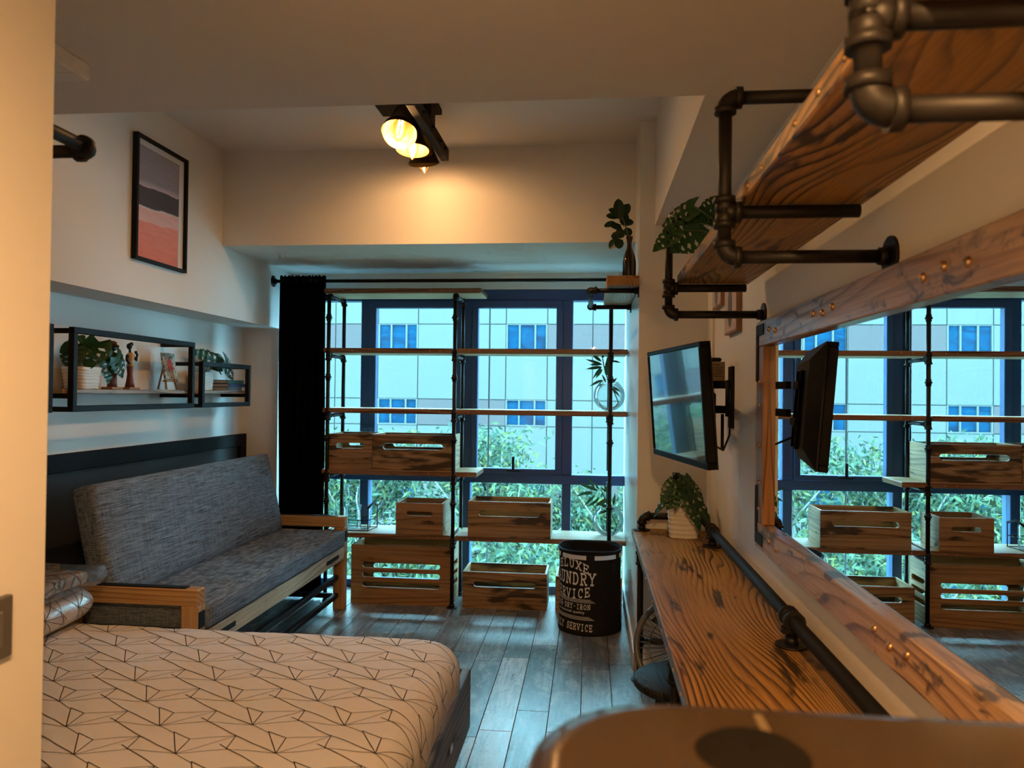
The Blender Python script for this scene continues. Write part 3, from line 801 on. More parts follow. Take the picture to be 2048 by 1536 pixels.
# slab letters as strokes on a unit box
def arc(cx, cy, rx, ry, a0, a1, n=8): return [(cx + rx * math.cos(math.radians(a0 + (a1 - a0) * i / n)), cy + ry * math.sin(math.radians(a0 + (a1 - a0) * i / n))) for i in range(n + 1)]
GL = {
 'D': [[(.2, 0), (.2, 1)], [(.05, 1), (.45, 1)] + arc(.45, .5, .42, .5, 90, -90) + [(.05, 0)]],
 'E': [[(.2, 0), (.2, 1)], [(.05, 1), (.85, 1), (.85, .78)], [(.2, .5), (.62, .5)], [(.62, .4), (.62, .6)], [(.05, 0), (.85, 0), (.85, .22)]],
 'L': [[(.25, 0), (.25, 1)], [(.05, 1), (.45, 1)], [(.05, 0), (.85, 0), (.85, .28)]],
 'U': [[(.2, 1), (.2, .35)] + arc(.5, .35, .3, .35, 180, 360) + [(.8, 1)], [(.02, 1), (.38, 1)], [(.62, 1), (.98, 1)]],
 'X': [[(.15, 0), (.85, 1)], [(.15, 1), (.85, 0)], [(0, 1), (.32, 1)], [(.68, 1), (1, 1)], [(0, 0), (.32, 0)], [(.68, 0), (1, 0)]],
 'A': [[(.12, 0), (.5, 1), (.88, 0)], [(.27, .36), (.73, .36)], [(-.04, 0), (.28, 0)], [(.72, 0), (1.04, 0)]],
 'N': [[(.18, 0), (.18, 1), (.82, 0), (.82, 1)], [(.0, 0), (.36, 0)], [(.64, 1), (1, 1)], [(0, 1), (.18, 1)]],
 'R': [[(.2, 0), (.2, 1)], [(.05, 1), (.5, 1)] + arc(.5, .75, .32, .25, 90, -90) + [(.2, .5)], [(.5, .5), (.8, 0), (.98, 0)], [(.02, 0), (.4, 0)]],
 'Y': [[(.12, 1), (.5, .48), (.88, 1)], [(.5, .48), (.5, 0)], [(-.04, 1), (.28, 1)], [(.72, 1), (1.04, 1)], [(.3, 0), (.7, 0)]],
 'S': [arc(.5, .74, .33, .26, 20, 270, 10) + arc(.5, .24, .35, .24, 90, -160, 10), [(.83, .7), (.83, .98)], [(.15, .05), (.15, .3)]],
 'V': [[(.1, 1), (.5, 0), (.9, 1)], [(-.05, 1), (.27, 1)], [(.73, 1), (1.05, 1)]],
 'I': [[(.5, 0), (.5, 1)], [(.25, 1), (.75, 1)], [(.25, 0), (.75, 0)]],
 'C': [arc(.53, .5, .38, .5, 50, 310, 14), [(.83, .66), (.83, 1)]],
 'W': [[(.05, 1), (.28, 0), (.5, .8), (.72, 0), (.95, 1)], [(-.08, 1), (.18, 1)], [(.82, 1), (1.08, 1)]],
 'H': [[(.18, 0), (.18, 1)], [(.82, 0), (.82, 1)], [(.18, .5), (.82, .5)], [(0, 0), (.36, 0)], [(.64, 0), (1, 0)], [(0, 1), (.36, 1)], [(.64, 1), (1, 1)]],
 'O': [arc(.5, .5, .4, .5, 0, 360, 18)],
 '-': [[(.35, .5), (.65, .5)]],
}
def put_strokes(mb, strokes, fmap, th):
    for st in strokes:
        for (x0, y0), (x1, y1) in zip(st[:-1], st[1:]):
            dx, dy = x1 - x0, y1 - y0; L = math.hypot(dx, dy)
            if L < 1e-6: continue
            nx, ny = -dy / L * th, dx / L * th; ex, ey = dx / L * th * .6, dy / L * th * .6
            mb.add([fmap(x0 + nx - ex, y0 + ny - ey), fmap(x0 - nx - ex, y0 - ny - ey), fmap(x1 - nx + ex, y1 - ny + ey), fmap(x1 + nx + ex, y1 + ny + ey)], [(0, 1, 2, 3)])
TC = math.radians(-90 - 42)
def text_row(txt, half, zfun, hfun, th, name='print_lettering'):
    mb = MB(); n = len(txt); cw = 2 * half / n
    for i, ch in enumerate(txt):
        if ch == ' ' or ch not in GL: continue
        def fmap(u, v, i=i):
            s = -half + cw * (i + .08 + .80 * u); a = TC + math.radians(s)
            z = zfun(s / half) + (v - .5) * hfun(s / half); r = brad(z, a) + .0012
            return (BX + r * math.cos(a), BY + r * math.sin(a), z)
        put_strokes(mb, GL[ch], fmap, th)
    return part(name, mb, printm, lb)
text_row('DELUXE', 42, lambda s: .428 - .038 * s * s, lambda s: .046, .085)
text_row('LAUNDRY', 54, lambda s: .338, lambda s: .066, .085)
text_row('SERVICE', 44, lambda s: .245 + .022 * s * s, lambda s: .05, .085)
text_row('WASH-DRY-IRON', 44, lambda s: .172, lambda s: .028, .08)
text_row('DAILY SERVICE', 48, lambda s: .052 - .004 * s * s, lambda s: .036, .08)
for z, h in ((.215, 44), (.207, 48), (.199, 52), (.112, 42), (.104, 46), (.096, 50)):
    part('print_line', curved_strip(TC - math.radians(h), TC + math.radians(h), z - .0013, z + .0013, .0006, 16, .0008), printm, lb)
fc = bpy.data.curves.new('print_script', 'FONT'); fc.body = 'exceptional quality'; fc.size = 1.0; fc.resolution_u = 2
fo = bpy.data.objects.new('tmp_text', fc); col.objects.link(fo)
bpy.context.view_layer.update()
tm = bpy.data.meshes.new_from_object(fo.evaluated_get(bpy.context.evaluated_depsgraph_get()))
bpy.data.objects.remove(fo)
xs_ = [v.co.x for v in tm.vertices]; x0_, x1_ = min(xs_), max(xs_); mb = MB(); vs = []
for v in tm.vertices:
    a = TC + math.radians(-33 + 66 * (v.co.x - x0_) / (x1_ - x0_)); z = .132 + v.co.y * .022; r = brad(z, a) + .0012
    vs.append((BX + r * math.cos(a), BY + r * math.sin(a), z))
mb.add(vs, [tuple(p.vertices) for p in tm.polygons]); part('print_lettering', mb, printm, lb)

# ================================================================== LEFT SIDE
# framed picture
pf = thing('framed_picture', 'tall black framed abstract print in grey, charcoal and coral bands', 'picture', (XL, 3.67, 2.08))
y0, y1, z0, z1 = 3.44, 3.905, 2.09, 2.712
mb = MB(); T = .016
for a in ((y0, y1, z0, z0 + T), (y0, y1, z1 - T, z1), (y0, y0 + T, z0 + T, z1 - T), (y1 - T, y1, z0 + T, z1 - T)):
    mb.box(XL, XL + .028, a[0], a[1], a[2], a[3], .001)
part('frame', mb, 'black', pf)
part('mat_board', B(XL, XL + .010, y0 + T, y1 - T, z0 + T, z1 - T), plain('white_mat', (.78, .76, .74), .8), pf)
t = NT('banded_abstract_print')
tc = t.n('ShaderNodeTexCoord'); sp_ = t.n('ShaderNodeSeparateXYZ'); t.l(tc.outputs['Generated'], sp_.inputs[0])
nn = t.noise(t.coords((3, 5, 5), rnd=False), 1, 3, .6)
hgt = t.math('ADD', sp_.outputs[2], t.math('ADD', t.math('MULTIPLY', nn, .06), t.math('MULTIPLY', sp_.outputs[1], -.04)))
cr = t.ramp(hgt, [(0.0, (0.810, 0.230, 0.162)), (.34, (0.850, 0.297, 0.230)), (.355, (0.850, 0.513, 0.486)), (.47, (0.850, 0.486, 0.459)), (.475, (0.850, 0.837, 0.837)), (.49, (0.081, 0.065, 0.068)), (.66, (0.095, 0.074, 0.076)), (.668, (0.675, 0.540, 0.594)), (.72, (0.365, 0.317, 0.365)), (1.0, (0.405, 0.351, 0.405))])
st = t.noise(t.coords((20, 8, 60), rnd=False), 1, 3)
t.principled(t.mix(.25, cr, t.ramp(st, [(.3, (.7, .7, .7)), (.7, (1.2, 1.2, 1.2))]), 'MULTIPLY'), .6, 0, .3)
MT['abstract'] = t.m
part('print', B(XL + .010, XL + .012, y0 + T + .004, y1 - T - .05, z0 + T + .004, z1 - T - .03), 'abstract', pf)

# wall shelves: square tube frames with a wood board
def wall_shelf(label, y0, y1, z0, z1, ov=0.0, xf=-2.30):
    t = thing('wall_shelf', label, 'shelf', (XN, (y0 + y1) / 2, z0), 'black framed wall shelves in the niche')
    S = .028
    for a in ((y0, y1, z0, z0 + S), (y0, y1, z1 - S, z1)): part('frame_rail', B(xf - S, xf, a[0], a[1], a[2], a[3], .002), 'black', t)
    for a in (y0, y1 - S): part('frame_post', B(xf - S, xf, a, a + S, z0 + S, z1 - S, .002), 'black', t)
    for a in (y0, y1 - S):
        for z in (z0, z1 - S, 1.405): part('wall_arm', B(XN, xf - S, a, a + S, z, z + S * .8, .002), 'black', t)
    part('board', B(XN + .002, xf - S - .001, y0 - .03 + 0, y1 + ov, 1.4275, 1.4475, .002), 'shelfwood', t)
    return t
wall_shelf('long black framed wall shelf in the middle, with the figurines and easel', 3.13, 4.165, 1.345, 1.727)
wall_shelf('short black framed wall shelf near the curtain, with the book stack', 4.255, 4.89, 1.345, 1.622, .05)
wall_shelf('black framed wall shelf cut off by the partition at the left edge', 2.10, 3.005, 1.345, 1.727)
SZ = 1.448
def ribbed_pot(label, cx, cy, z, wd, dp, h, mat='pot'):
    t = thing('plant_pot', label, 'pot', (cx, cy, z))
    n = 28; levels = 30; vs = []; fs = []
    def ring(s, z_):
        out = []
        for k in range(n):
            a = 2 * PI * k / n; c_, s_ = math.cos(a), math.sin(a)
            q = (abs(c_) ** 7 + abs(s_) ** 7) ** (-1 / 7)
            out.append((cx + wd / 2 * s * q * c_, cy + dp / 2 * s * q * s_, z_ + .0015 * math.sin(5 * a)))
        return out
    for i in range(levels + 1):
        f = i / levels; vs += ring(.84 + .16 * f + .022 * math.sin(f * PI * 2 * 7 + .6 * math.sin(f * 9)), z + h * f)
    vs += ring(.90, z + h); vs += ring(.88, z + h - .02)
    L = levels + 3
    fs = [(i * n + k, i * n + (k + 1) % n, (i + 1) * n + (k + 1) % n, (i + 1) * n + k) for i in range(L - 1) for k in range(n)]
    fs += [tuple(range(n))]
    part('pot_wall', MB().add(vs, fs, True), mat, t)
    part('soil', MB().add(ring(.885, z + h - .018), [tuple(range(n))]).add(ring(.885, z + h - .03), [tuple(range(n))]), plain('dark_soil', (.03, .02, .015), .95), t)
    return t
def monstera(label, root, leaves, width_k=1.0, nrm=(0.5, -.6, .5)):
    t = thing('monstera_plant', label, 'plant', root, 'artificial monstera plants')
    rg = random.Random(int(abs(root[1]) * 1000))
    for a, b, w_ in leaves:
        a = Vector(a); b = Vector(b)
        dd = (b - a); nn = Vector(nrm) + Vector((dd.x, dd.y, 0)).normalized() * .6 + Vector((rg.uniform(-.25, .25), rg.uniform(-.25, .25), rg.uniform(-.1, .3)))
        leaf(t, 'monstera', a, b, w_ * width_k, nn)
        stem(t, (root[0] + rg.uniform(-.015, .015), root[1] + rg.uniform(-.015, .015), root[2]), a, .0022, .012)
    return t
MID = [((-2.36, 3.387, 1.678), (-2.36, 3.297, 1.55), 0.115), ((-2.42, 3.294, 1.646), (-2.42, 3.266, 1.534), 0.10), ((-2.36, 3.455, 1.61), (-2.35, 3.491, 1.475), 0.11), ((-2.345, 3.50, 1.615), (-2.335, 3.585, 1.51), 0.12), ((-2.40, 3.35, 1.67), (-2.44, 3.25, 1.62), 0.10)]
RGT = [((-2.38, 4.616, 1.623), (-2.38, 4.346, 1.694), 0.1), ((-2.38, 4.564, 1.617), (-2.38, 4.67, 1.565), 0.09), ((-2.345, 4.616, 1.639), (-2.335, 4.808, 1.527), 0.12), ((-2.38, 4.588, 1.66), (-2.38, 4.715, 1.663), 0.06)]
ribbed_pot('white ribbed pot at the near end of the long wall shelf', -2.42, 3.35, SZ, .12, .16, .105)
monstera('artificial monstera in the pot on the long wall shelf', (-2.42, 3.37, SZ + .087), MID, 1.1, (.8, -.7, .3))
ribbed_pot('white ribbed pot on the short wall shelf beside the books', -2.42, 4.47, SZ, .10, .15, .115)
monstera('artificial monstera drooping over the book stack on the short wall shelf', (-2.42, 4.49, SZ + .097), RGT, 1.15, (1, -.5, .25))
for i, (c_, h_, w_) in enumerate((((.08, .07, .09), .022, .21), ((.045, .06, .13), .024, .24), ((.10, .12, .17), .020, .25))):
    bk = thing('book', ('bottom grey book of the stack on the short wall shelf', 'blue book in the middle of the stack on the short wall shelf', 'top green book of the stack on the short wall shelf')[i], 'book', (-2.40, 4.74, SZ + .0235 * i), 'stack of books')
    cc = [(.16, .18, .22), (.03, .05, .16), (.03, .12, .11)][i]; cm = plain('book_cover_%d' % i, cc, .4)
    zz = SZ + .0235 * i; wob = (-.004, .006, -.008)[i]
    cv = MB(); cv.box(-2.475, -2.335 + wob, 4.635, 4.635 + w_ - .012, zz, zz + .003); cv.box(-2.475, -2.335 + wob, 4.635, 4.635 + w_ - .012, zz + .0195, zz + .0225); cv.box(-2.335 + wob, -2.332 + wob, 4.635, 4.635 + w_ - .012, zz, zz + .0225)
    part('cover', cv, cm, bk)
    part('pages', B(-2.47, -2.336 + wob, 4.638, 4.635 + w_ - .016, zz + .0032, zz + .0193), plain('book_pages_%d' % i, (.55, .55, .55), .8), bk)

skin = plain('dark_carved_wood', (.012, .008, .007), .45)
maroon = plain('maroon_painted_wood', (.13, .028, .02), .5)
yellow = plain('yellow_painted_wood', (.55, .33, .12), .55)
tan = plain('tan_carved_wood', (.36, .20, .09), .6)
def figurine(label, cx, cy, z, kind):
    t = thing('carved_figurine', label, 'figurine', (cx, cy, z), 'carved figurines')
    part('base', B(cx - .03, cx + .03, cy - .045, cy + .045, z, z + .012, .002), tan, t)
    b = z + .012
    if kind == 'man':
        part('trousers', MB().lathe([(.001, 0), (.024, 0), (.022, .02), (.020, .08), (.022, .11), (.001, .112)], (cx, cy, b), 14), maroon, t)
        part('shirt', MB().lathe([(.001, .10), (.023, .102), (.026, .13), (.030, .155), (.020, .172), (.008, .178), (.001, .18)], (cx, cy, b), 14), plain('brown_painted_wood', (.10, .05, .03), .5), t)
        hd_ = MB(); hd_.tube([(cx, cy, b + .17), (cx, cy, b + .188)], .007, 8); hd_.sphere((cx, cy + .006, b + .197), (.013, .021, .016), 12, 8); part('head', hd_, skin, t)
        ht = MB(); ht.lathe([(.001, .0), (.030, .004), (.030, .007), (.015, .008), (.016, .024), (.001, .026)], (0, 0, 0), 16, Matrix.Translation((cx, cy - .002, b + .205)) @ Matrix.Rotation(-.35, 4, 'X')); part('hat', ht, plain('brown_hat', (.16, .08, .04), .6), t)
        ar = MB(); ar.tube([(cx, cy + .026, b + .155), (cx + .01, cy + .05, b + .13), (cx + .012, cy + .056, b + .16)], [.008, .007, .006], 8); part('arm', ar, skin, t)
        ar = MB(); ar.tube([(cx, cy - .026, b + .155), (cx + .005, cy - .045, b + .125), (cx + .01, cy - .02, b + .105)], [.008, .007, .006], 8); part('arm', ar, skin, t)
    else:
        part('skirt', MB().lathe([(.001, 0), (.024, 0), (.018, .03), (.0135, .07), (.017, .105), (.015, .118), (.001, .12)], (cx, cy, b), 14), maroon, t)
        part('blouse', MB().lathe([(.001, .108), (.018, .11), (.014, .13), (.019, .15), (.022, .165), (.014, .178), (.006, .183), (.001, .184)], (cx, cy, b), 14), yellow, t)
        hd_ = MB(); hd_.tube([(cx, cy - .002, b + .178), (cx, cy - .006, b + .205)], .006, 8); hd_.sphere((cx, cy - .009, b + .213), (.013, .017, .017), 12, 8); hd_.sphere((cx, cy + .008, b + .226), (.010, .011, .010), 10, 7); part('head', hd_, skin, t)
        ar = MB(); ar.tube([(cx, cy + .024, b + .165), (cx + .004, cy + .046, b + .145), (cx + .006, cy + .052, b + .17), (cx + .006, cy + .036, b + .188)], [.009, .008, .007, .008], 8); part('arm', ar, skin, t)
        ar = MB(); ar.tube([(cx, cy - .024, b + .165), (cx + .006, cy - .036, b + .14), (cx + .012, cy - .022, b + .122)], [.009, .008, .007], 8); part('arm', ar, skin, t)
figurine('carved figurine of a man with a hat, half hidden by the monstera leaf', -2.40, 3.552, SZ, 'man')
figurine('carved figurine of a woman in a yellow blouse and maroon skirt', -2.39, 3.682, SZ, 'woman')
ez = thing('mini_easel', 'small wooden easel on the long wall shelf', 'easel', (-2.40, 4.07, SZ))
for y_ in (-.055, .055): part('leg', MB().tube([(-2.385, 4.07 + y_ * 1.05, SZ + .004), (-2.425, 4.07 + y_ * .4, SZ + .17)], .006, 6), tan, ez)
part('rear_leg', MB().tube([(-2.47, 4.07, SZ + .004), (-2.43, 4.07, SZ + .17)], .005, 6), tan, ez)
part('ledge', B(-2.398, -2.372, 3.995, 4.145, SZ + .046, SZ + .056, .001), tan, ez)
t = NT('mini_painting')
tc = t.n('ShaderNodeTexCoord'); mp = t.n('ShaderNodeMapping'); mp.inputs['Scale'].default_value = (0, 1, 1); mp.inputs['Location'].default_value = (0, -.5, -.6); t.l(tc.outputs['Generated'], mp.inputs[0])
ln_ = t.n('ShaderNodeVectorMath', operation='LENGTH'); t.l(mp.outputs[0], ln_.inputs[0])
n1 = t.noise(t.coords((40, 40, 40), rnd=False), 1, 3, .7); n2 = t.noise(t.coords((70, 70, 50), rnd=False, loc=(4, 4, 4)), 1, 2)
red = t.ramp(t.math('ADD', ln_.outputs['Value'], t.math('MULTIPLY', n1, .9)), [(.66, (1, 1, 1)), (.72, (0, 0, 0))])
bgc = t.ramp(n2, [(.42, (.10, .09, .06)), (.52, (.55, .50, .36)), (.62, (.42, .42, .30))])
t.principled(t.mix(red, bgc, t.ramp(n1, [(.4, (.35, .03, .03)), (.6, (.60, .14, .10))])), .6)
MT['minip'] = t.m
mp_ = part('mini_canvas', MB().box(-.006, .006, -.062, .062, 0, .155, .001), 'minip', M=Matrix.Translation((-2.390, 4.07, SZ + .0575)) @ Matrix.Rotation(-.18, 4, 'Y'))
tag(mp_, 'tiny red and cream painting standing on the small easel', 'painting')
vz = part('vase', MB().lathe([(.001, 0), (.035, 0), (.05, .03), (.055, .07), (.04, .12), (.022, .15), (.028, .17), (.024, .17), (.018, .15), (.001, .14)], (-2.40, 2.885, SZ), 20), maroon)
tag(vz, 'maroon vase on the cut-off wall shelf at the left edge', 'vase')

# headboard panel
hb = thing('headboard', 'black panel with a woven mesh field on the wall behind the sofa', 'headboard', (XN, 3.5, .28))
hy0, hy1, hz0, hz1 = 1.25, 5.19, .28, 1.14
for nm, a in (('frame_rail', (hy0, hy1, hz1 - .085, hz1)), ('frame_rail', (hy0, hy1, hz0, hz0 + .085)), ('frame_stile', (hy0, hy0 + .09, hz0 + .085, hz1 - .085)), ('frame_stile', (hy1 - .09, hy1, hz0 + .085, hz1 - .085))):
    part(nm, B(XN, XN + .035, a[0], a[1], a[2], a[3], .003), MT.setdefault('bs', None) or MT.__setitem__('bs', plain('black_stain', (.007, .008, .010), .7, 0, .12)) or MT['bs'], hb)
t = NT('woven_mesh'); v = t.coords((1, 1, 1), rnd=False)
ck = t.n('ShaderNodeTexChecker'); ck.inputs['Scale'].default_value = 140; t.l(v, ck.inputs[0])
t.principled(t.mix(ck.outputs['Fac'], (.006, .006, .008), (.05, .048, .045)), .6, 0, .3, bump=ck.outputs['Fac'], bstr=.5, bdist=.002); MT['weave'] = t.m
part('mesh_panel', B(XN, XN + .012, hy0 + .09, hy1 - .09, hz0 + .085, hz1 - .085), 'weave', hb)

# ------------------------------------------------------------- sofa
so = thing('sofa', 'grey tweed sofa with pine frame and arms along the left wall', 'sofa', (-2.0, 3.95, 0))
SY0, SY1, SXF = 2.985, 4.93, -1.62
for y0_, y1_ in ((SY0, SY0 + .065), (SY1 - .065, SY1)):
    part('armrest', B(SXF - .60, SXF, y0_, y1_, .545, .615, .004), 'sofawood', so)
    part('front_post', B(SXF - .075, SXF, y0_, y1_, 0, .545, .004), 'sofawoodZ', so)
    part('rear_post', B(SXF - .62, SXF - .555, y0_, y1_, 0, .545, .004), 'sofawoodZ', so)
    part('metal_strap', B(SXF - .46, SXF - .06, y0_ + .01, y0_ + .05, .615, .619, .001), 'black', so)
    part('corner_plate', B(SXF, SXF + .003, y0_ + .008, y1_ - .008, .45, .52, .001), 'black', so)
part('front_rail', B(SXF - .045, SXF, SY0 + .065, SY1 - .065, .335, .42, .004), 'sofawoodY', so)
part('rear_rail', B(SXF - .62, SXF - .575, SY0 + .065, SY1 - .065, .335, .42, .004), 'sofawoodY', so)
for y_ in (SY0 + .12, SY1 - .40): part('metal_strap', B(SXF, SXF + .003, y_, y_ + .22, .365, .39, .001), 'black', so)
for k in range(7):
    y_ = SY0 + .12 + k * .26; part('slat', B(SXF - .575, SXF - .045, y_, y_ + .07, .39, .412, .002), 'sofawood', so)
for z_, x_ in ((.20, SXF - .05), (.08, SXF - .05)): part('lower_tube', B(x_ - .015, x_ + .015, SY0 + .065, SY1 - .065, z_, z_ + .03, .003), 'black', so)
for y_ in (SY0 + .065, SY1 - .095): part('side_tube', B(SXF - .56, SXF - .075, y_, y_ + .03, .08, .11, .003), 'black', so)
def cushion(sx, sy, sz, r=.03, wrinkle=0.0, nx=10, ny=40, nz=6):
    mb = MB(); bm = bmesh.new()
    def grid(n, L): return [-L / 2 + L * i / n for i in range(n + 1)]
    verts = {}; 
    X, Y, Z = grid(nx, sx), grid(ny, sy), grid(nz, sz)
    def P(i, j, k):
        key = (i, j, k)
        if key in verts: return verts[key]
        p = Vector((X[i], Y[j], Z[k]))
        core = Vector((max(-sx / 2 + r, min(sx / 2 - r, p.x)), max(-sy / 2 + r, min(sy / 2 - r, p.y)), max(-sz / 2 + r, min(sz / 2 - r, p.z))))
        d = p - core
        if d.length > 1e-6:
            m_ = max(abs(d.x), abs(d.y), abs(d.z)); p = core + d.normalized() * min(r, d.length if d.length < r else r)
        if wrinkle:
            q = noise.noise(Vector((p.x * 3, p.y * 9, p.z * 3))) * wrinkle + noise.noise(Vector((p.x * 2, p.y * 25, 3))) * wrinkle * .5 * math.exp(-((p.y + .1) / .3) ** 2)
            p.z += q * (1 if k == nz else .2)
        verts[key] = len(mb.v); mb.v.append(tuple(p)); return verts[key]
    for i in range(nx):
        for j in range(ny):
            for k in (0, nz): mb.f.append((P(i, j, k), P(i + 1, j, k), P(i + 1, j + 1, k), P(i, j + 1, k))); mb.sm.append(True)
    for i in range(nx):
        for k in range(nz):
            for j in (0, ny): mb.f.append((P(i, j, k), P(i + 1, j, k), P(i + 1, j, k + 1), P(i, j, k + 1))); mb.sm.append(True)
    for j in range(ny):
        for k in range(nz):
            for i in (0, nx): mb.f.append((P(i, j, k), P(i, j + 1, k), P(i, j + 1, k + 1), P(i, j, k + 1))); mb.sm.append(True)
    bm.free(); return mb
seat_len = SY1 - SY0 - .135
part('seat_cushion', cushion(.60, seat_len, .11, .022, .006), 'sofafab', so, M=Matrix.Translation((SXF - .29, (SY0 + SY1) / 2, .478)))
th = .23
part('back_cushion', cushion(.11, seat_len + .0, .52, .024, .0, 6, 40, 12), 'sofafab', so, M=Matrix.Translation((-2.145, (SY0 + SY1) / 2, .77)) @ Matrix.Rotation(-th, 4, 'Y'))
for y_ in (SY0 + .25, SY1 - .3): part('back_support', MB().box(-.02, .02, -.03, .03, -.30, .22, .003), 'sofawoodZ', so, M=Matrix.Translation((-2.225, y_, .70)) @ Matrix.Rotation(-th, 4, 'Y'))
part('rear_block', B(-2.36, -2.25, SY0 - .02, SY0 + .02, .42, .70, .004), 'sofawoodZ', so)

# ------------------------------------------------------------- bed
bd = thing('bed', 'low double bed in front of the sofa with a weathered timber frame', 'bed', (-1.4, 2.2, 0))
bx0, bx1, by0, by1 = -2.38, -0.46, 1.45, 2.95
part('side_board', B(bx1 - .035, bx1, by0, by1, .13, .36, .004), 'bedwood', bd)
part('side_board', B(bx0, bx0 + .03, by0, by1, .13, .36, .004), 'bedwood', bd)
part('end_board', B(bx0 + .03, bx1 - .035, by1 - .03, by1, .13, .36, .004), 'bedwood', bd)
part('end_board', B(bx0 + .03, bx1 - .035, by0, by0 + .03, .13, .36, .004), 'bedwood', bd)
for x_ in (bx0 + .05, bx1 - .11):
    for y_ in (by0 + .05, by1 - .11): part('leg', B(x_, x_ + .06, y_, y_ + .06, 0, .13, .003), 'black', bd)
part('base_panel', B(bx0 + .03, bx1 - .035, by0 + .03, by1 - .03, .20, .23), 'black', bd)
part('latch', B(bx1, bx1 + .006, 2.50, 2.54, .235, .26, .002), 'steel', bd)
part('latch', B(bx1, bx1 + .006, 2.06, 2.10, .235, .26, .002), 'steel', bd)
sheetm = plain('cream_sheet', (.80, .74, .69), .85, 0, .2, .03, 50)
mx0, mx1, my0, my1, mz0, mz1 = bx0 + .035, bx1 - .012, by0 + .035, by1 - .035, .232, .505
def msurf(u, v, off=0.0):
    """mattress top: u,v in metres from the centre, rolls over the edges"""
    hx, hy = (mx1 - mx0) / 2, (my1 - my0) / 2; rr_ = .10; cr = .16
    x, y = u, v
    # distance to rounded rectangle edge
    ax, ay = abs(x) - (hx - cr), abs(y) - (hy - cr)
    dd = math.hypot(max(ax, 0), max(ay, 0)) + min(max(ax, ay), 0) - cr     # <0 inside
    z = mz1
    s = dd + rr_
    wr_ = .0035 * noise.noise(Vector((x * 5, y * 7, 1))) + .0025 * noise.noise(Vector((x * 14, y * 9, 4)))
    n_ = Vector((0, 0, 1))
    if s > 0:
        g = Vector((max(ax, 0) * (1 if x > 0 else -1), max(ay, 0) * (1 if y > 0 else -1)))
        if g.length < 1e-6: g = Vector(((1 if x > 0 else -1), 0)) if ax > ay else Vector((0, (1 if y > 0 else -1)))
        g.normalize()
        arcl = rr_ * PI / 2
        if s < arcl:
            a = s / rr_; r_in = rr_ * math.sin(a); z = mz1 - rr_ * (1 - math.cos(a)); n_ = Vector((g.x * math.sin(a), g.y * math.sin(a), math.cos(a)))
        else:
            r_in = rr_; z = mz1 - rr_ - (s - arcl); n_ = Vector((g.x, g.y, 0))
        x, y = x - g.x * (s - r_in), y - g.y * (s - r_in)
    p = Vector((x + (mx0 + mx1) / 2, y + (my0 + my1) / 2, max(z, mz0))) + n_ * (off + wr_)
    return p
hx, hy = (mx1 - mx0) / 2, (my1 - my0) / 2
ext = .22
mb = MB(); nu, nv = 90, 74; vs = []
for j in range(nv + 1):
    for i in range(nu + 1):
        vs.append(msurf(-hx - ext + (2 * hx + 2 * ext) * i / nu, -hy - ext + (2 * hy + 2 * ext) * j / nv))
fs = [(j * (nu + 1) + i, j * (nu + 1) + i + 1, (j + 1) * (nu + 1) + i + 1, (j + 1) * (nu + 1) + i) for j in range(nv) for i in range(nu)]
mb.add(vs, fs, True)
mat_o = part('mattress', mb, sheetm, bd)
linem = plain('dark_printed_line', (.05, .038, .035), .85)
CELL = [[(0, 0), (-.072, .118), (-.008, .086), (0, 0)], [(-.302, .181), (-.148, .082), (0, 0)], [(-.148, .082), (-.141, .009)]]
CELL_THIN = [[(0, 0), (.114, .045)], [(0, 0), (.107, .118)], [(0, 0), (-.141, .009)], [(0, 0), (.069, -.041)], [(-.008, .086), (.107, .118)], [(.114, .045), (.255, .036)]]
def ribbons(surf, u0, u1, v0, v1, cell, va, vb, width, org=(0, 0), lim=None):
    mb = MB()
    for i in range(-22, 23):
        for j in range(-22, 23):
            ox, oy = org[0] + va[0] * i + vb[0] * j, org[1] + va[1] * i + vb[1] * j
            if not (u0 - .35 < ox < u1 + .35 and v0 - .35 < oy < v1 + .35): continue
            for pl in cell:
                pts = []
                for (a, b) in zip(pl[:-1], pl[1:]):
                    L = math.hypot(b[0] - a[0], b[1] - a[1]); m_ = max(2, int(L / .014))
                    for k in range(m_): pts.append((a[0] + (b[0] - a[0]) * k / m_, a[1] + (b[1] - a[1]) * k / m_))
                pts.append(pl[-1])
                for (a, b) in zip(pts[:-1], pts[1:]):
                    A = (ox + a[0], oy + a[1]); Bq = (ox + b[0], oy + b[1])
                    if not all(u0 < q[0] < u1 and v0 < q[1] < v1 for q in (A, Bq)): continue
                    dx, dy = Bq[0] - A[0], Bq[1] - A[1]; L = math.hypot(dx, dy)
                    if L < 1e-6: continue
                    nx_, ny_ = -dy / L * width, dx / L * width
                    mb.add([surf(A[0] + nx_, A[1] + ny_), surf(A[0] - nx_, A[1] - ny_), surf(Bq[0] - nx_, Bq[1] - ny_), surf(Bq[0] + nx_, Bq[1] + ny_)], [(0, 1, 2, 3)], True)
    return mb
e2 = .14
part('printed_lines', ribbons(lambda u, v: msurf(u, v, .0012), -hx - e2, hx + e2, -hy - e2, hy + e2, CELL, (.133, -.149), (.255, .036), .0015, (-.317, .4)), linem, mat_o, kind='stuff')
part('printed_lines', ribbons(lambda u, v: msurf(u, v, .0012), -hx - e2, hx + e2, -hy - e2, hy + e2, CELL_THIN, (.133, -.149), (.255, .036), .0010, (-.317, .4)), linem, mat_o, kind='stuff')
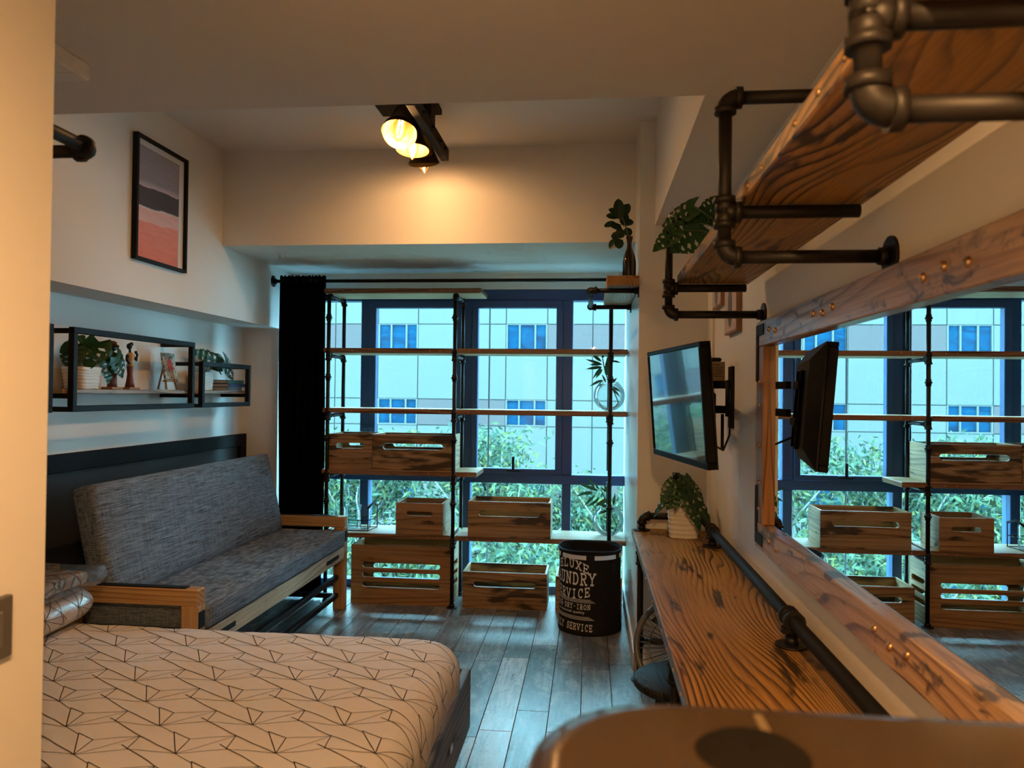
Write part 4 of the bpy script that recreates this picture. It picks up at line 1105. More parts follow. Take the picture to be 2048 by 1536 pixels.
# pillow in a plastic sleeve
foil = NT('silvery_pillow_sleeve'); fn = foil.noise(foil.coords((9, 9, 30)), 1, 4, .6)
foil.principled(foil.ramp(fn, [(.35, (.55, .50, .47)), (.65, (.80, .76, .73))]), .34, .2, .5, bump=fn, bstr=.35, bdist=.004, coat=.5); MT['foil'] = foil.m
PC = Vector((-2.11, 2.56, .506))
def psurf(a, s, off=0.0):
    """a around (0..1), s along y in metres"""
    L = .36; e = max(0.0, 1 - (abs(s) / L) ** 4) ** .5
    an = 2 * PI * a; rx, rz = .135 * (.35 + .65 * e) + off, .078 * (.25 + .75 * e) + off
    c_, s_ = math.cos(an), math.sin(an)
    z = rz * s_
    return Vector((PC.x + rx * c_ * (1 + .03 * math.sin(s * 30)), PC.y + s, PC.z + .078 + z + .004 * noise.noise(Vector((c_ * 3, s * 12, s_ * 3)))))
plw = thing('rolled_pillow', 'silvery rolled pillow with thin dark line print at the left of the bed', 'pillow', (PC.x, PC.y, PC.z))
mb = MB(); n, m_ = 36, 40; vs = [psurf(k / n, -.36 + .72 * i / m_) for i in range(m_ + 1) for k in range(n)]
fs = [(i * n + k, i * n + (k + 1) % n, (i + 1) * n + (k + 1) % n, (i + 1) * n + k) for i in range(m_) for k in range(n)] + [tuple(range(n)), tuple(range(m_ * n, m_ * n + n))]
po = part('sleeve', mb.add(vs, fs, True), 'foil', plw)
part('printed_lines', ribbons(lambda u, v: psurf(u / .70, v, .0014), -.18, .36, -.34, .34, CELL + CELL_THIN, (.0, -.19), (.26, -.06), .0013, (.02, .0)), linem, po, kind='stuff')
# packaged bedding on top
pk = thing('bedding_pack', 'flat plastic wrapped bedding pack lying on the rolled pillow', 'bedding', (-2.12, 2.55, .668))
clothp = NT('folded_patterned_cloth'); wv = clothp.n('ShaderNodeTexVoronoi', feature='DISTANCE_TO_EDGE'); wv.inputs['Scale'].default_value = 14; clothp.l(clothp.coords(), wv.inputs[0])
clothp.principled(clothp.ramp(wv.outputs['Distance'], [(.03, (.07, .045, .03)), (.06, (.42, .30, .20))]), .6)
part('folded_cloth', cushion(.27, .52, .055, .02, .004, 8, 16, 4), clothp.m, pk, M=Matrix.Translation((-2.12, 2.56, .700)))
wrap = NT('crinkled_plastic'); wn = wrap.noise(wrap.coords((18, 18, 30)), 1, 5, .7, 1.5)
tr_ = wrap.n('ShaderNodeBsdfTransparent'); gl_ = wrap.n('ShaderNodeBsdfGlossy'); gl_.inputs['Roughness'].default_value = .12
bp = wrap.n('ShaderNodeBump'); bp.inputs['Strength'].default_value = 1.0; bp.inputs['Distance'].default_value = .02; wrap.l(wn, bp.inputs['Height']); wrap.l(bp.outputs[0], gl_.inputs['Normal'])
lw_ = wrap.n('ShaderNodeLayerWeight'); lw_.inputs[0].default_value = .45; wrap.l(bp.outputs[0], lw_.inputs['Normal'])
mx_ = wrap.n('ShaderNodeMixShader'); wrap.l(wrap.math('ADD', wrap.math('MULTIPLY', lw_.outputs['Facing'], .6), .10), mx_.inputs[0]); wrap.l(tr_.outputs[0], mx_.inputs[1]); wrap.l(gl_.outputs[0], mx_.inputs[2]); wrap.l(mx_.outputs[0], wrap.out.inputs[0])
part('plastic_bag', cushion(.34, .64, .07, .03, .012, 20, 40, 4), wrap.m, pk, M=Matrix.Translation((-2.105, 2.56, .700)))

# AC panel on the low ceiling, pipe rail, wall switch
ac = thing('ceiling_air_vent', 'white slatted air conditioner panel on the low ceiling by the partition', 'air conditioner', (-1.7, 1.6, SOF - .05))
for a in ((-2.2, -1.385, 1.87, 1.93), (-2.2, -1.385, 1.20, 1.26), (-1.445, -1.385, 1.26, 1.87), (-2.2, -2.14, 1.26, 1.87)):
    part('frame', B(a[0], a[1], a[2], a[3], SOF - .045, SOF, .004), 'white', ac)
for k in range(8): part('slat', MB().box(-2.14, -1.445, -.03, .03, -.002, .002), 'white', ac, M=Matrix.Translation((0, 1.30 + k * .075, SOF - .022)) @ Matrix.Rotation(.5, 4, 'X'))
pr_ = thing('pipe_rail', 'black iron pipe rail end reaching past the partition at the left edge', 'rail', (-1.05, 1.17, 1.93))
flange(pr_, (-1.035, 1.17, 1.945), (0, 1, 0)); seg(pr_, (-1.035, 1.18, 1.945), (-1.035, 1.42, 1.945), .0135)
elbow(pr_, (-1.035, 1.455, 1.945), (0, -1, 0), (-1, 0, 0), r=.0185, e=.034); seg(pr_, (-1.07, 1.455, 1.945), (-1.6, 1.455, 1.945), .0135)
elbow(pr_, (-1.635, 1.455, 1.945), (1, 0, 0), (0, -1, 0), r=.0185, e=.034); seg(pr_, (-1.635, 1.42, 1.945), (-1.635, 1.18, 1.945), .0135); flange(pr_, (-1.635, 1.17, 1.945), (0, 1, 0))
sw = thing('wall_switch', 'grey wall switch plate on the partition at the left edge', 'switch', (-.9, 1.03, 1.03))
part('plate', B(-.9, -.888, .98, 1.083, 1.035, 1.13, .002), plain('grey_switch', (.10, .095, .09), .4), sw)
part('rocker', B(-.888, -.884, 1.0, 1.06, 1.055, 1.11, .002), plain('grey_rocker', (.14, .13, .12), .4), sw)

# ================================================================== RIGHT SIDE
def rail_board(name, mb, mat, parent): return part(name, mb, mat, parent)
# console
CZ = .757
co = thing('console_table', 'long narrow burnt pine console with black pipe legs under the mirror', 'console', (.41, 2.3, 0))
top = part('table_top', B(.223, .604, .64, 3.965, CZ - .032, CZ, .003), 'pine_dark', co)
part('edge_strip', B(.2205, .223, .64, 3.965, CZ - .032, CZ - .001), plain('grey_steel_strip', (.20, .19, .18), .4, .7), top)
y_ = 3.90
while y_ > .7:
    stud(top, (.2203, y_, CZ - .016), (-1, 0, 0), .0055); y_ -= .16
dm = Vector((0, 0, -1))
for y_ in (3.88, 2.30, .80):
    for x_ in (.262, .565):
        flange(co, (x_, y_, CZ - .032), (0, 0, -1)); seg(co, (x_, y_, .02), (x_, y_, CZ - .05), .0155)
        flange(co, (x_, y_, 0), (0, 0, 1)); coupling(co, (x_, y_, .20), (0, 0, 1), .021); tee(co, (x_, y_, .62), ((0, 0, 1), (0, 0, -1)), .021)
    seg(co, (.262, y_, .20), (.565, y_, .20), .0155)
RZ, RX = .832, .563
flange(co, (.268, 3.90, CZ), (0, 0, 1)); seg(co, (.268, 3.90, CZ + .02), (.268, 3.90, RZ - .02), .0155)
elbow(co, (.268, 3.90, RZ), (0, 0, -1), (1, 0, 0), .021, .038)
seg(co, (.30, 3.90, RZ), (RX - .03, 3.90, RZ), .0175)
elbow(co, (RX, 3.90, RZ), (-1, 0, 0), (0, -1, 0), .021, .038)
seg(co, (RX, 3.87, RZ), (RX, .66, RZ), .0185, 'blackrail' if 'blackrail' in MT else 'black')
for y_ in (3.53, 2.165, .85):
    flange(co, (RX, y_, CZ), (0, 0, 1), .044); seg(co, (RX, y_, CZ + .02), (RX, y_, RZ - .02), .0155); tee(co, (RX, y_, RZ), ((0, 1, 0), (0, -1, 0), (0, 0, -1)), .0245, .034)

# mirror
mi = thing('wall_mirror', 'long mirror in a studded burnt pine frame on the right wall', 'mirror', (XR, 1.7, .92))
MY0, MY1, MZ0, MZ1, FW = .72, 2.745, .922, 1.712, .088
XM = XR - .034
part('glass', B(XR - .012, XR - .004, MY0 + .04, MY1 - .04, MZ0 + .04, MZ1 - .04), 'mirror', mi)
ft = part('frame_board', B(XM, XR - .002, MY0, MY1, MZ1 - FW, MZ1, .003), 'mirwood', mi)
fb = part('frame_board', B(XM, XR - .002, MY0, MY1, MZ0, MZ0 + FW, .003), 'mirwood', mi)
fl = part('frame_board', B(XM + .001, XR - .002, MY1 - .105, MY1, MZ0 + FW, MZ1 - FW, .003), 'mirwoodZ', mi)
fn_ = part('frame_board', B(XM + .001, XR - .002, MY0, MY0 + .105, MZ0 + FW, MZ1 - FW, .003), 'mirwoodZ', mi)
for y_ in (2.56, 2.47, 2.06, 1.98, 1.90, 1.40, 1.32, 1.24):
    stud(ft, (XM - .0003, y_, MZ1 - FW * .5 + .006 * math.sin(y_ * 40)), (-1, 0, 0), .0095)
for y_ in (2.54, 2.44, 1.62, 1.54, 1.46, 1.0): stud(fb, (XM - .0003, y_, MZ0 + FW * .55 + .006 * math.sin(y_ * 40)), (-1, 0, 0), .0095)
for z_ in (1.06, 1.15, 1.28, 1.42, 1.50): stud(fl, (XM + .0007, MY1 - .05, z_), (-1, 0, 0), .008)
for z0_, z1_ in ((MZ1 - .05, MZ1 - .012), (MZ0 + .015, MZ0 + .055)):
    part('corner_bracket', B(XM - .003, XM, MY1 - .115, MY1 - .004, z0_, z1_, .001), 'black', mi)
    part('corner_bracket', B(XM - .003, XM, MY1 - .035, MY1 - .004, z0_ - (.16 if z0_ > 1.3 else -.038), z0_ if z0_ > 1.3 else z1_ + .16, .001), 'black', mi)

# high pipe shelf
hs = thing('high_wall_shelf', 'long burnt pine shelf on black pipe brackets above the mirror', 'shelf', (.45, 1.7, 1.75))
HB = 1.857
hbd = part('board', B(.312, .568, .30, 2.80, HB, HB + .036, .003), 'pine_dark', hs)
for y_ in (2.62, 2.50, 2.38, 1.95, 1.55, 1.43, 1.20, 1.08, .97, .80): stud(hbd, (.3117, y_, HB + .018), (-1, 0, 0), .006)
for y_ in (2.78, 1.63, .80):
    X0 = .280; zt_, zm, zl = 2.085, HB - .0165, 1.745
    k = 1.05
    elbow(hs, (X0, y_, zt_), (1, 0, 0), (0, 0, -1), FR * k, .032); seg(hs, (X0 + .03, y_, zt_), (XR - .02, y_, zt_), PR * k); flange(hs, (XR, y_, zt_), (-1, 0, 0))
    seg(hs, (X0, y_, zt_ - .03), (X0, y_, zl + .03), PR * k)
    tee(hs, (X0, y_, zm), ((0, 0, 1), (0, 0, -1), (1, 0, 0)), FR * k, .030); seg(hs, (X0 + .03, y_, zm), (.555, y_, zm), PR * k)
    elbow(hs, (X0, y_, zl), (0, 0, 1), (1, 0, 0), FR * k, .032); seg(hs, (X0 + .03, y_, zl), (XR - .02, y_, zl), PR * k); flange(hs, (XR, y_, zl), (-1, 0, 0))
WSH = [((0.338, 2.55, 2.084), (0.226, 2.60, 2.039), 0.075), ((0.361, 2.56, 2.029), (0.271, 2.58, 1.995), 0.12), ((0.351, 2.5, 1.98), (0.250, 2.5, 1.935), 0.12), ((0.273, 2.5, 1.991), (0.195, 2.5, 1.932), 0.07), ((0.423, 2.55, 2.09), (0.348, 2.55, 2.074), 0.09), ((0.431, 2.55, 2.061), (0.345, 2.55, 2.052), 0.09), ((.45, 2.5, 2.05), (.52, 2.45, 2.02), .1)]
hz = HB + .036
ribbed_pot('white ribbed pot on the far end of the high shelf', .43, 2.46, hz, .11, .11, .08)
monstera('artificial monstera on the far end of the high shelf', (.43, 2.46, hz + .065), WSH, 1.0, (-.1, -1.0, .25))

# small shelf on the pillar
sp2 = thing('corner_pipe_shelf', 'small pipe shelf with a thick pine plank high on the pillar', 'shelf', (.15, 4.4, 2.0))
zz = 2.005
plk = part('plank', B(.078, .246, 3.93, 4.86, zz + .0145, zz + .066, .003), wood('endgrain_pine', (.50, .27, .10), (.42, .21, .07), (.20, .08, .03), 'Y', 16, 0, across=9, along=.3), sp2)
flange(sp2, (XP, 4.03, zz), (-1, 0, 0), .036); seg(sp2, (XP - .02, 4.03, zz), (.02, 4.03, zz)); elbow(sp2, (-.005, 4.03, zz), (1, 0, 0), (0, 1, 0)); seg(sp2, (-.005, 4.06, zz), (-.005, 4.76, zz))
elbow(sp2, (-.005, 4.79, zz), (0, -1, 0), (1, 0, 0)); seg(sp2, (.02, 4.79, zz), (XP - .02, 4.79, zz)); flange(sp2, (XP, 4.79, zz), (-1, 0, 0), .036)
bt = part('bottle_vase', MB().lathe([(.001, 0), (.032, 0), (.036, .01), (.036, .09), (.030, .125), (.014, .165), (.012, .19), (.017, .215), (.019, .23), (.016, .23), (.010, .19), (.011, .165), (.027, .125), (.033, .09), (.033, .012), (.001, .006)], (.20, 4.06, zz + .066), 20), 'brownglass')
tag(bt, 'brown ribbed glass bottle vase on the small pillar shelf', 'vase')
RUB = [((0.149, 4.08, 2.395), (0.135, 4.08, 2.498), 0.06), ((0.162, 4.08, 2.408), (0.194, 4.08, 2.489), 0.055), ((0.149, 4.08, 2.422), (0.092, 4.08, 2.472), 0.045), ((0.136, 4.08, 2.409), (0.076, 4.08, 2.437), 0.04), ((0.163, 4.08, 2.368), (0.181, 4.08, 2.435), 0.05), ((0.128, 4.08, 2.376), (0.063, 4.08, 2.369), 0.05), ((0.163, 4.08, 2.373), (0.221, 4.08, 2.389), 0.055), ((0.158, 4.08, 2.346), (0.101, 4.08, 2.363), 0.055), ((0.171, 4.08, 2.335), (0.128, 4.08, 2.308), 0.055), ((0.177, 4.08, 2.313), (0.208, 4.08, 2.345), 0.05), ((0.15, 4.08, 2.308), (0.102, 4.08, 2.314), 0.045), ((0.134, 4.08, 2.292), (0.094, 4.08, 2.244), 0.05), ((0.145, 4.08, 2.292), (0.145, 4.08, 2.238), 0.05)]
rb = thing('rubber_plant_sprig', 'dark round leaved sprig in the bottle vase on the pillar', 'plant', (.20, 4.06, zz + .08))
part('stem', MB().tube([(.205, 4.06, zz + .08), (.20, 4.06, zz + .27), (.185, 4.07, 2.34), (.16, 4.08, 2.42)], .004, 8), 'stem', rb)
for a, b, w_ in RUB:
    dy = rg.uniform(-.05, .05); k = 1.0
    leaf(rb, 'oval', (a[0], a[1] + dy * .5, a[2]), (b[0], b[1] + dy, b[2]), w_, (rg.uniform(-.3, .3), -1, rg.uniform(.1, .8)))
    stem(rb, (.17, 4.075, min(2.40, a[2] - .01)), (a[0], a[1] + dy * .5, a[2]), .0015, .0)

# console plant, bottle
CON = [((0.423, 3.7, 1.02), (0.285, 3.70, 0.875), 0.065), ((0.45, 3.66, 1.03), (0.585, 3.58, 0.87), 0.085), ((0.455, 3.62, 0.985), (0.53, 3.55, 0.835), 0.08), ((0.406, 3.7, 1.035), (0.335, 3.62, 0.95), 0.08), ((0.473, 3.72, 1.035), (0.57, 3.74, 0.955), 0.075), ((0.44, 3.66, 1.03), (0.40, 3.56, 0.93), 0.06), ((0.46, 3.72, 1.06), (0.50, 3.66, 1.0), 0.06), ((0.405, 3.64, 0.952), (0.361, 3.62, 0.913), 0.05)]
ribbed_pot('white wavy ribbed pot at the far end of the console', .458, 3.745, CZ, .155, .11, .155)
monstera('artificial monstera with drooping leaves at the far end of the console', (.455, 3.745, CZ + .137), CON, 1.05, (0, -.75, .5))
bo = part('dark_bottle', MB().lathe([(.001, 0), (.032, 0), (.034, .01), (.034, .16), (.028, .20), (.014, .235), (.013, .27), (.019, .275), (.019, .305), (.001, .305)], (.432, 3.842, CZ), 18), MT['brownglass'])
bo.data.materials[0] = plain('dark_bottle_glass', (.012, .009, .008), .15)
tag(bo, 'dark bottle with a screw cap behind the console plant', 'bottle')

# TV and mount
tv = thing('television', 'flat television angled out from the right wall on a black arm', 'television', (.33, 3.0, 1.19))
nearp, farp = Vector((.394, 2.66, 1.415)), Vector((.267, 3.37, 1.415))
cen = (nearp + farp) / 2; uy = (farp - nearp).normalized()        # screen width direction
nx = Vector((-uy.y, uy.x, 0)).normalized()
if nx.x > 0: nx = -nx
TVM = Matrix(((-nx.x, uy.x, 0, 0), (-nx.y, uy.y, 0, 0), (0, 0, 1, 0), (0, 0, 0, 1))); TVM = TVM @ Matrix.Rotation(-.075, 4, 'Y'); TVM.translation = cen
W2, H2 = .36, .225
bz = MB(); b_ = .018
for a in ((-W2, W2, -H2, -H2 + b_ * 1.3), (-W2, W2, H2 - b_, H2), (-W2, -W2 + b_, -H2 + b_ * 1.3, H2 - b_), (W2 - b_, W2, -H2 + b_ * 1.3, H2 - b_)): bz.box(-.004, .03, a[0], a[1], a[2], a[3], .003)
part('bezel', bz, plain('glossy_black_bezel', (.004, .004, .005), .55, 0, .12), tv, M=TVM)
part('screen', MB().box(.0, .012, -W2 + b_, W2 - b_, -H2 + b_ * 1.3, H2 - b_), 'screen', tv, M=TVM)
bk_ = MB(); bk_.prism([(-W2, -H2), (W2, -H2), (W2, H2), (-W2, H2)], .03, .036, 'X'); 
vs = [(.036, -W2 + .005, -H2 + .005), (.036, W2 - .005, -H2 + .005), (.036, W2 - .005, H2 - .005), (.036, -W2 + .005, H2 - .005), (.075, -W2 + .11, -H2 + .07), (.075, W2 - .11, -H2 + .07), (.075, W2 - .11, H2 - .06), (.075, -W2 + .11, H2 - .06)]
bk_.add(vs, [(4, 5, 6, 7), (0, 1, 5, 4), (1, 2, 6, 5), (2, 3, 7, 6), (3, 0, 4, 7), (0, 1, 2, 3)])
part('back_shell', bk_, 'blackplastic', tv, M=TVM)
mt_ = thing('television_mount', 'black articulated wall arm behind the television', 'mount', (XR, 3.35, 1.32))
part('wall_plate', B(XR - .012, XR, 3.33, 3.42, 1.31, 1.58, .002), 'black', mt_)
vp = MB()
for yy in (-.10, .06): vp.box(.073, .090, yy, yy + .022, -.17, .13, .002)
for zz_2 in (-.085, .06): vp.box(.088, .098, -.12, .10, zz_2, zz_2 + .03, .002)
part('bracket_bars', vp, 'black', mt_, M=TVM)
def bar(a, b, hgt, th_, nm='arm'):
    a, b = Vector(a), Vector(b); d = (b - a); L = d.length; d.normalize(); s_ = d.cross(Vector((0, 0, 1)))
    M = Matrix(((d.x, s_.x, 0, 0), (d.y, s_.y, 0, 0), (d.z, s_.z, 1, 0), (0, 0, 0, 1))); M.translation = a
    return part(nm, MB().box(0, L, -th_ / 2, th_ / 2, -hgt / 2, hgt / 2, .003), 'black', mt_, M=M)
for z_ in (1.500, 1.39):
    bar((.605, 3.375, z_), (.500, 3.50, z_), .034, .022); bar((.500, 3.50, z_ - .004), (.44, 3.05, z_ - .004), .030, .022)
part('pivot', MB().tube([(.500, 3.50, 1.36), (.500, 3.50, 1.52)], .018, 12), 'black', mt_)
part('pivot', MB().tube([(.603, 3.375, 1.36), (.603, 3.375, 1.52)], .014, 12), 'black', mt_)
part('joint_block', B(.475, .555, 3.40, 3.49, 1.335, 1.47, .012), 'black', mt_)
for x_ in (.50, .575): part('hanging_strap', B(x_, x_ + .014, 3.40, 3.404, 1.215, 1.37, .001), 'black', mt_)
cbl = part('power_cable', MB().tube([(.46, 2.9, 1.30), (.50, 3.1, 1.25), (.56, 3.25, 1.22), (.60, 3.33, 1.28), (.608, 3.36, 1.40), (.608, 3.35, 1.48)], .0045, 8), 'blackplastic')
tag(cbl, 'black power cable hanging in a loop behind the television', 'cable')
boxz = 1.5175
kb = thing('label_box', 'small kraft box with a printed caution label on the television arm', 'box', (.545, 3.43, boxz))
part('carton', B(.505, .592, 3.405, 3.465, boxz, boxz + .085, .001), plain('kraft_card', (.42, .33, .20), .75), kb)
mb = MB(); ink = plain('dark_ink', (.05, .035, .02), .8)
GLs = 'CAUTION'; GL['T'] = [[(.5, 0), (.5, 1)], [(.08, .8), (.08, 1), (.92, 1), (.92, .8)], [(.3, 0), (.7, 0)]]
for i, ch in enumerate(GLs):
    put_strokes(mb, GL[ch], lambda u, v, i=i: (.522 + (i + .8 * u) * .0065, 3.4045, boxz + .066 + v * .008), .1)
for r_i in range(5):
    z_ = boxz + .056 - r_i * .0095; mb.add([(.513, 3.4045, z_), (.585 - .006 * (r_i % 2), 3.4045, z_), (.585 - .006 * (r_i % 2), 3.4045, z_ + .0025), (.513, 3.4045, z_ + .0025)], [(0, 1, 2, 3)])
part('label_print', mb, ink, kb)
rm = thing('remote_control', 'black remote control lying on the kraft box', 'remote', (.545, 3.43, boxz + .085))
part('remote_body', B(.500, .58, 3.415, 3.455, boxz + .0855, boxz + .103, .006), 'blackplastic', rm)
part('button_pad', B(.515, .565, 3.423, 3.447, boxz + .103, boxz + .1045), 'white', rm)
# small pictures on right wall
def small_pic(label, y0, y1, z0, z1, cols):
    t = thing('small_wall_picture', label, 'picture', (XR, (y0 + y1) / 2, z0), 'small pictures on the right wall')
    part('wood_frame', B(XR - .022, XR, y0, y1, z0, z1, .001), 'tanwood', t)
    part('artwork', B(XR - .0235, XR - .022, y0 + .008, y1 - .008, z0 + .008, z1 - .008), plain('pink_paper', cols[0], .7), t)
    mbq = MB(); ym = (y0 + y1) / 2
    pol = [(ym + .045 * math.cos(a) , z0 + (z1 - z0) * .42 + .085 * math.copysign(abs(math.sin(a)) ** .7, math.sin(a))) for a in [2 * PI * k / 24 for k in range(24)]]
    mbq.prism(pol, XR - .0245, XR - .0236, 'X'); part('printed_shape', mbq, plain('grey_shape', cols[1], .7), t)
    mbq = MB(); mbq.box(XR - .0245, XR - .0236, y0 + .02, y1 - .02, z1 - .05, z1 - .02); part('printed_shape', mbq, plain('coral_shape', cols[2], .7), t)
MT['tanwood'] = plain('brown_frame_wood', (.30, .16, .09), .5)
small_pic('small pink print with a grey oval on the right wall past the mirror', 3.18, 3.46, 1.722, 1.985, ((.62, .45, .42), (.14, .14, .16), (.60, .24, .20)))
small_pic('small print mostly hidden behind the high shelf, next to the pillar', 3.56, 3.80, 1.875, 2.10, ((.55, .48, .45), (.2, .2, .22), (.4, .3, .28)))

# ceiling lamp ------------------------------------------------------
def bell(cx, cy, cz, tilt, lab, root, on, power):
    M = Matrix.Translation((cx, cy, cz)) @ Matrix.Rotation(tilt, 4, 'X')
    prof_o = [(.026, .150), (.034, .142), (.040, .125), (.050, .085), (.064, .045), (.080, .008), (.086, 0)]
    sh = part('lamp_shade', MB().lathe(prof_o, (0, 0, 0), 32), MT['shade_out'], root, M=M)
    part('shade_lining', MB().lathe([(a - .003, b - .0006) for a, b in prof_o], (0, 0, 0), 32), MT['shade_in'], sh, M=M)
    part('socket', MB().lathe([(.001, .185), (.020, .185), (.022, .15), (.022, .12), (.001, .12)], (0, 0, 0), 16), 'black', root, M=M)
    part('bulb', MB().lathe([(.001, -.052), (.006, -.047), (.024, -.025), (.033, .0), (.033, .03), (.026, .06), (.016, .09), (.013, .12)], (0, 0, 0), 16), MT['bulbglass'], root, M=M)
    fil = MB()
    for k in range(6):
        a = 2 * PI * k / 6; a2 = a + .5
        fil.tube([(.010 * math.cos(a), .010 * math.sin(a), .075), (.014 * math.cos(a2), .014 * math.sin(a2), .0)], .0022, 6)
    part('filament', fil, MT['filament'], root, M=M)
    L = bpy.data.lights.new('bulb_glow', 'POINT'); L.energy = power; L.color = WARM; L.shadow_soft_size = .022
    lo = bpy.data.objects.new('bulb_glow', L); col.objects.link(lo); lo.parent = root
    lo.location = (M @ Vector((0, 0, .02))) - WO[root]
    bar_x = cx + .105
    top_ = M @ Vector((0, 0, .175))
    return top_
MT['shade_out'] = plain('aged_brass_shade', (.09, .065, .03), .45, .6)
MT['shade_in'] = plain('gilded_shade_lining', (.36, .20, .05), .5, .1)
MT['bulbglass'] = glassy('amber_bulb_glass', (1.0, .90, .70), .6, .02, (.9, .65, .3))
MT['filament'] = emis('glowing_filament', (1.0, .62, .22), 22.0)
def track_lamp(label, ox, oy, zc, shades, power, bar_len=.80):
    t = thing('ceiling_lamp', label, 'lamp', (ox, oy, zc))
    part('ceiling_plate', B(ox - .18, ox + .13, oy - .14, oy + .14, zc - .03, zc, .003), 'lampwood', t)
    part('drop_block', B(ox + .075, ox + .115, oy - .05, oy + .05, zc - .12, zc - .03, .003), 'lampwood', t)
    part('beam', B(ox + .075, ox + .118, oy - bar_len / 2, oy + bar_len / 2, zc - .185, zc - .12, .004), 'lampwood', t)
    for k in (-.3, -.05, .2, .35): part('bolt', MB().tube([(ox + .117, oy + k * bar_len, zc - .155), (ox + .132, oy + k * bar_len, zc - .155)], .008, 8), 'black', t)
    for (dx, dy, dz, tilt) in shades:
        top_ = bell(ox + dx, oy + dy, zc + dz, tilt, label, t, True, power)
        part('arm', MB().tube([top_, (top_.x + .04, top_.y, top_.z - .005), (ox + .08, oy + dy, zc - .16)], .006, 8), 'black', t)
    return t
track_lamp('rustic three shade lamp with glowing filament bulbs on the far ceiling', -.90, 3.62, CEIL, ((-.01, -.17, -.225, -.42), (-.007, .08, -.225, -.08), (-.004, .33, -.215, .28)), LAMP_W)
track_lamp('rustic three shade lamp on the low ceiling over the camera position', .05, -.08, SOF, ((-.01, -.25, -.22, 0), (-.007, .0, -.22, 0), (-.004, .25, -.22, 0)), ENTRY_W)

# under the console: stool and fan
st_ = thing('round_stool', 'black round stool with a grained wooden seat under the console', 'stool', (.335, 2.72, 0))
part('seat', MB().lathe([(.001, .45), (.165, .45), (.172, .444), (.172, .424), (.165, .418), (.001, .418)], (.335, 2.72, 0), 36), wood('black_grained_seat', (.030, .034, .038), (.02, .022, .026), (.006, .007, .008), 'Y', 12, 0, across=14, along=1.5, rough=.6, spec=.12), st_)
for k in range(4):
    a = PI / 4 + PI / 2 * k; part('leg', MB().tube([(.335 + .10 * math.cos(a), 2.72 + .10 * math.sin(a), .42), (.335 + .14 * math.cos(a), 2.72 + .14 * math.sin(a), .0)], .012, 8), 'black', st_)
part('foot_ring', MB().tube([(.335 + .123 * math.cos(2 * PI * k / 24), 2.72 + .123 * math.sin(2 * PI * k / 24), .17) for k in range(24)], .007, 8, closed=True), 'black', st_)
fa = thing('floor_fan', 'grey caged floor fan leaning under the far end of the console', 'fan', (.42, 3.25, 0))
FM = Matrix.Translation((.40, 3.28, .37)) @ Matrix.Rotation(-.35, 4, 'Z') @ Matrix.Rotation(PI / 2 - .25, 4, 'X')
greym = plain('grey_fan_plastic', (.09, .095, .10), .4)
part('cage_rim', MB().tube([(.20 * math.cos(2 * PI * k / 36), .20 * math.sin(2 * PI * k / 36), 0) for k in range(36)], .014, 8, closed=True), greym, fa, M=FM)
cg = MB()
for k in range(44):
    a = 2 * PI * k / 44; cg.tube([(.035 * math.cos(a), .035 * math.sin(a), .055), (.13 * math.cos(a), .13 * math.sin(a), .05), (.20 * math.cos(a), .20 * math.sin(a), .0)], .0016, 4)
for k in range(44):
    a = 2 * PI * k / 44; cg.tube([(.035 * math.cos(a), .035 * math.sin(a), -.075), (.13 * math.cos(a), .13 * math.sin(a), -.06), (.20 * math.cos(a), .20 * math.sin(a), .0)], .0016, 4)
cg.tube([(.13 * math.cos(2 * PI * k / 30), .13 * math.sin(2 * PI * k / 30), .05) for k in range(30)], .002, 4, closed=True)
part('wire_cage', cg, greym, fa, M=FM)
part('badge', MB().lathe([(.001, .062), (.030, .06), (.036, .052), (.001, .05)], (0, 0, 0), 20), greym, fa, M=FM)
bl_ = MB()
for k in range(3):
    a0 = 2 * PI * k / 3; vs = []
    for i in range(6):
        r = .03 + .14 * i / 5
        for s in (-1, 0, 1): vs.append((r * math.cos(a0 + s * .45 * (.5 + .5 * i / 5)), r * math.sin(a0 + s * .45 * (.5 + .5 * i / 5)), .018 * s))
    bl_.add(vs, [(i * 3 + k2, i * 3 + k2 + 1, (i + 1) * 3 + k2 + 1, (i + 1) * 3 + k2) for i in range(5) for k2 in (0, 1)], True)
part('blades', bl_, 'blackplastic', fa, M=FM)
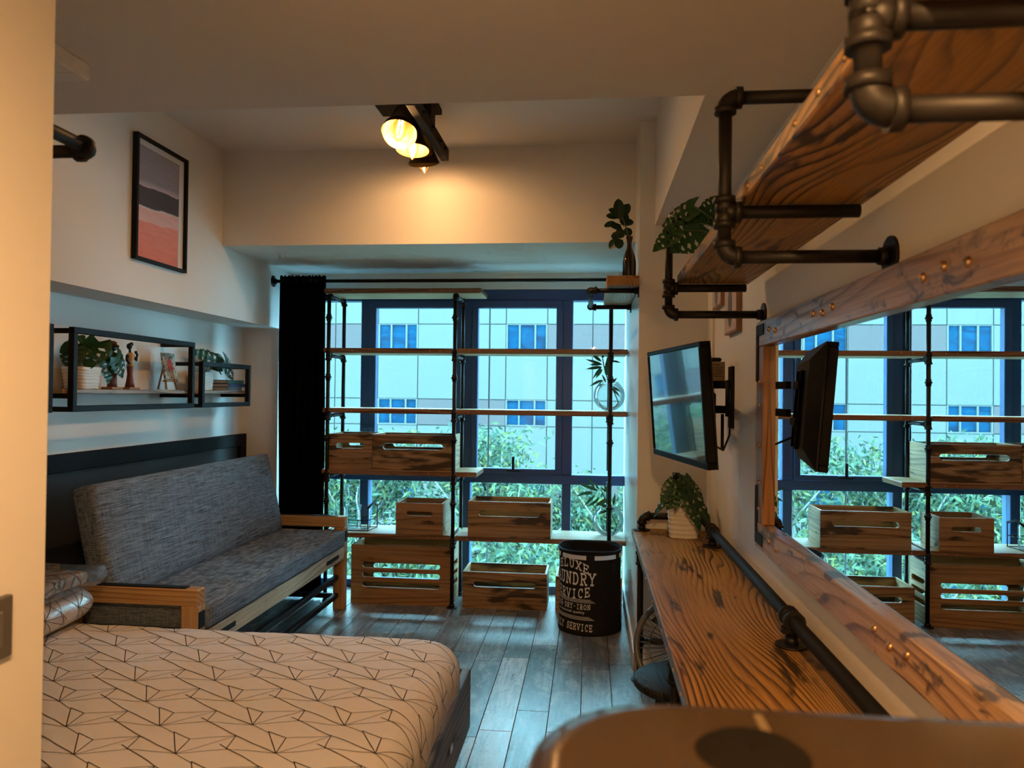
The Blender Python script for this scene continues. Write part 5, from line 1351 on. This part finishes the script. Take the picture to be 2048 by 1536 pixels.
part('motor', MB().tube([tuple(FM @ Vector((0, 0, -.02))), tuple(FM @ Vector((0, 0, -.12)))], .05, 16), greym, fa)
part('neck', MB().tube([tuple(FM @ Vector((0, 0, -.10))), (.455, 3.40, .20), (.455, 3.40, .02)], .017, 10), greym, fa)
part('foot', MB().lathe([(.001, 0), (.125, 0), (.125, .012), (.03, .03), (.001, .03)], (.44, 3.36, 0), 28), greym, fa)

# appliance in the near foreground
ap = thing('appliance', 'glossy dark bronze appliance top with rounded edges close to the camera', 'appliance', (.25, .28, 0))
bz_ = NT('bronze_gloss'); bz_.principled((.05, .033, .019), .16, .4, .5); MT['bronze'] = bz_.m
def rrect(x0, x1, y0, y1, r, n=8):
    out = []
    for cx_, cy_, a0 in ((x1 - r, y1 - r, 0), (x0 + r, y1 - r, 90), (x0 + r, y0 + r, 180), (x1 - r, y0 + r, 270)):
        for i in range(n + 1):
            a = math.radians(a0 + 90 * i / n); out.append((cx_ + r * math.cos(a), cy_ + r * math.sin(a)))
    return out
vs = []; AT = 1.222; prof = [(0, 0.0), (0, .1), (0, AT - .022), (.004, AT - .012), (.012, AT - .003), (.024, AT)]
for ins, z in prof: vs += [(x, y, z) for x, y in rrect(-.04 + ins, .585 - ins, .03 + ins, .585 - ins, .085)]
n = len(vs) // len(prof)
fs = [(i * n + k, i * n + (k + 1) % n, (i + 1) * n + (k + 1) % n, (i + 1) * n + k) for i in range(len(prof) - 1) for k in range(n)] + [tuple(range(n)), tuple(range((len(prof) - 1) * n, len(prof) * n))]
mb = MB().add(vs, fs, True); mb.sm[-1] = False; mb.sm[-2] = False
part('body', mb, 'bronze', ap)
part('top_reflection', MB().lathe([(.001, .004), (.030, .004), (.036, 0)], (.105, .495, AT), 24), plain('painted_dark_reflection', (.006, .005, .004), 1.0, 0, .05), ap)  # dark reflection in the glossy top, laid on as a matte black disc
part('top_strip', B(.118, .124, .10, .555, AT - .0005, AT + .0008), plain('tan_strip', (.22, .16, .09), .3, .5), ap)  # thin tan strip running along the top
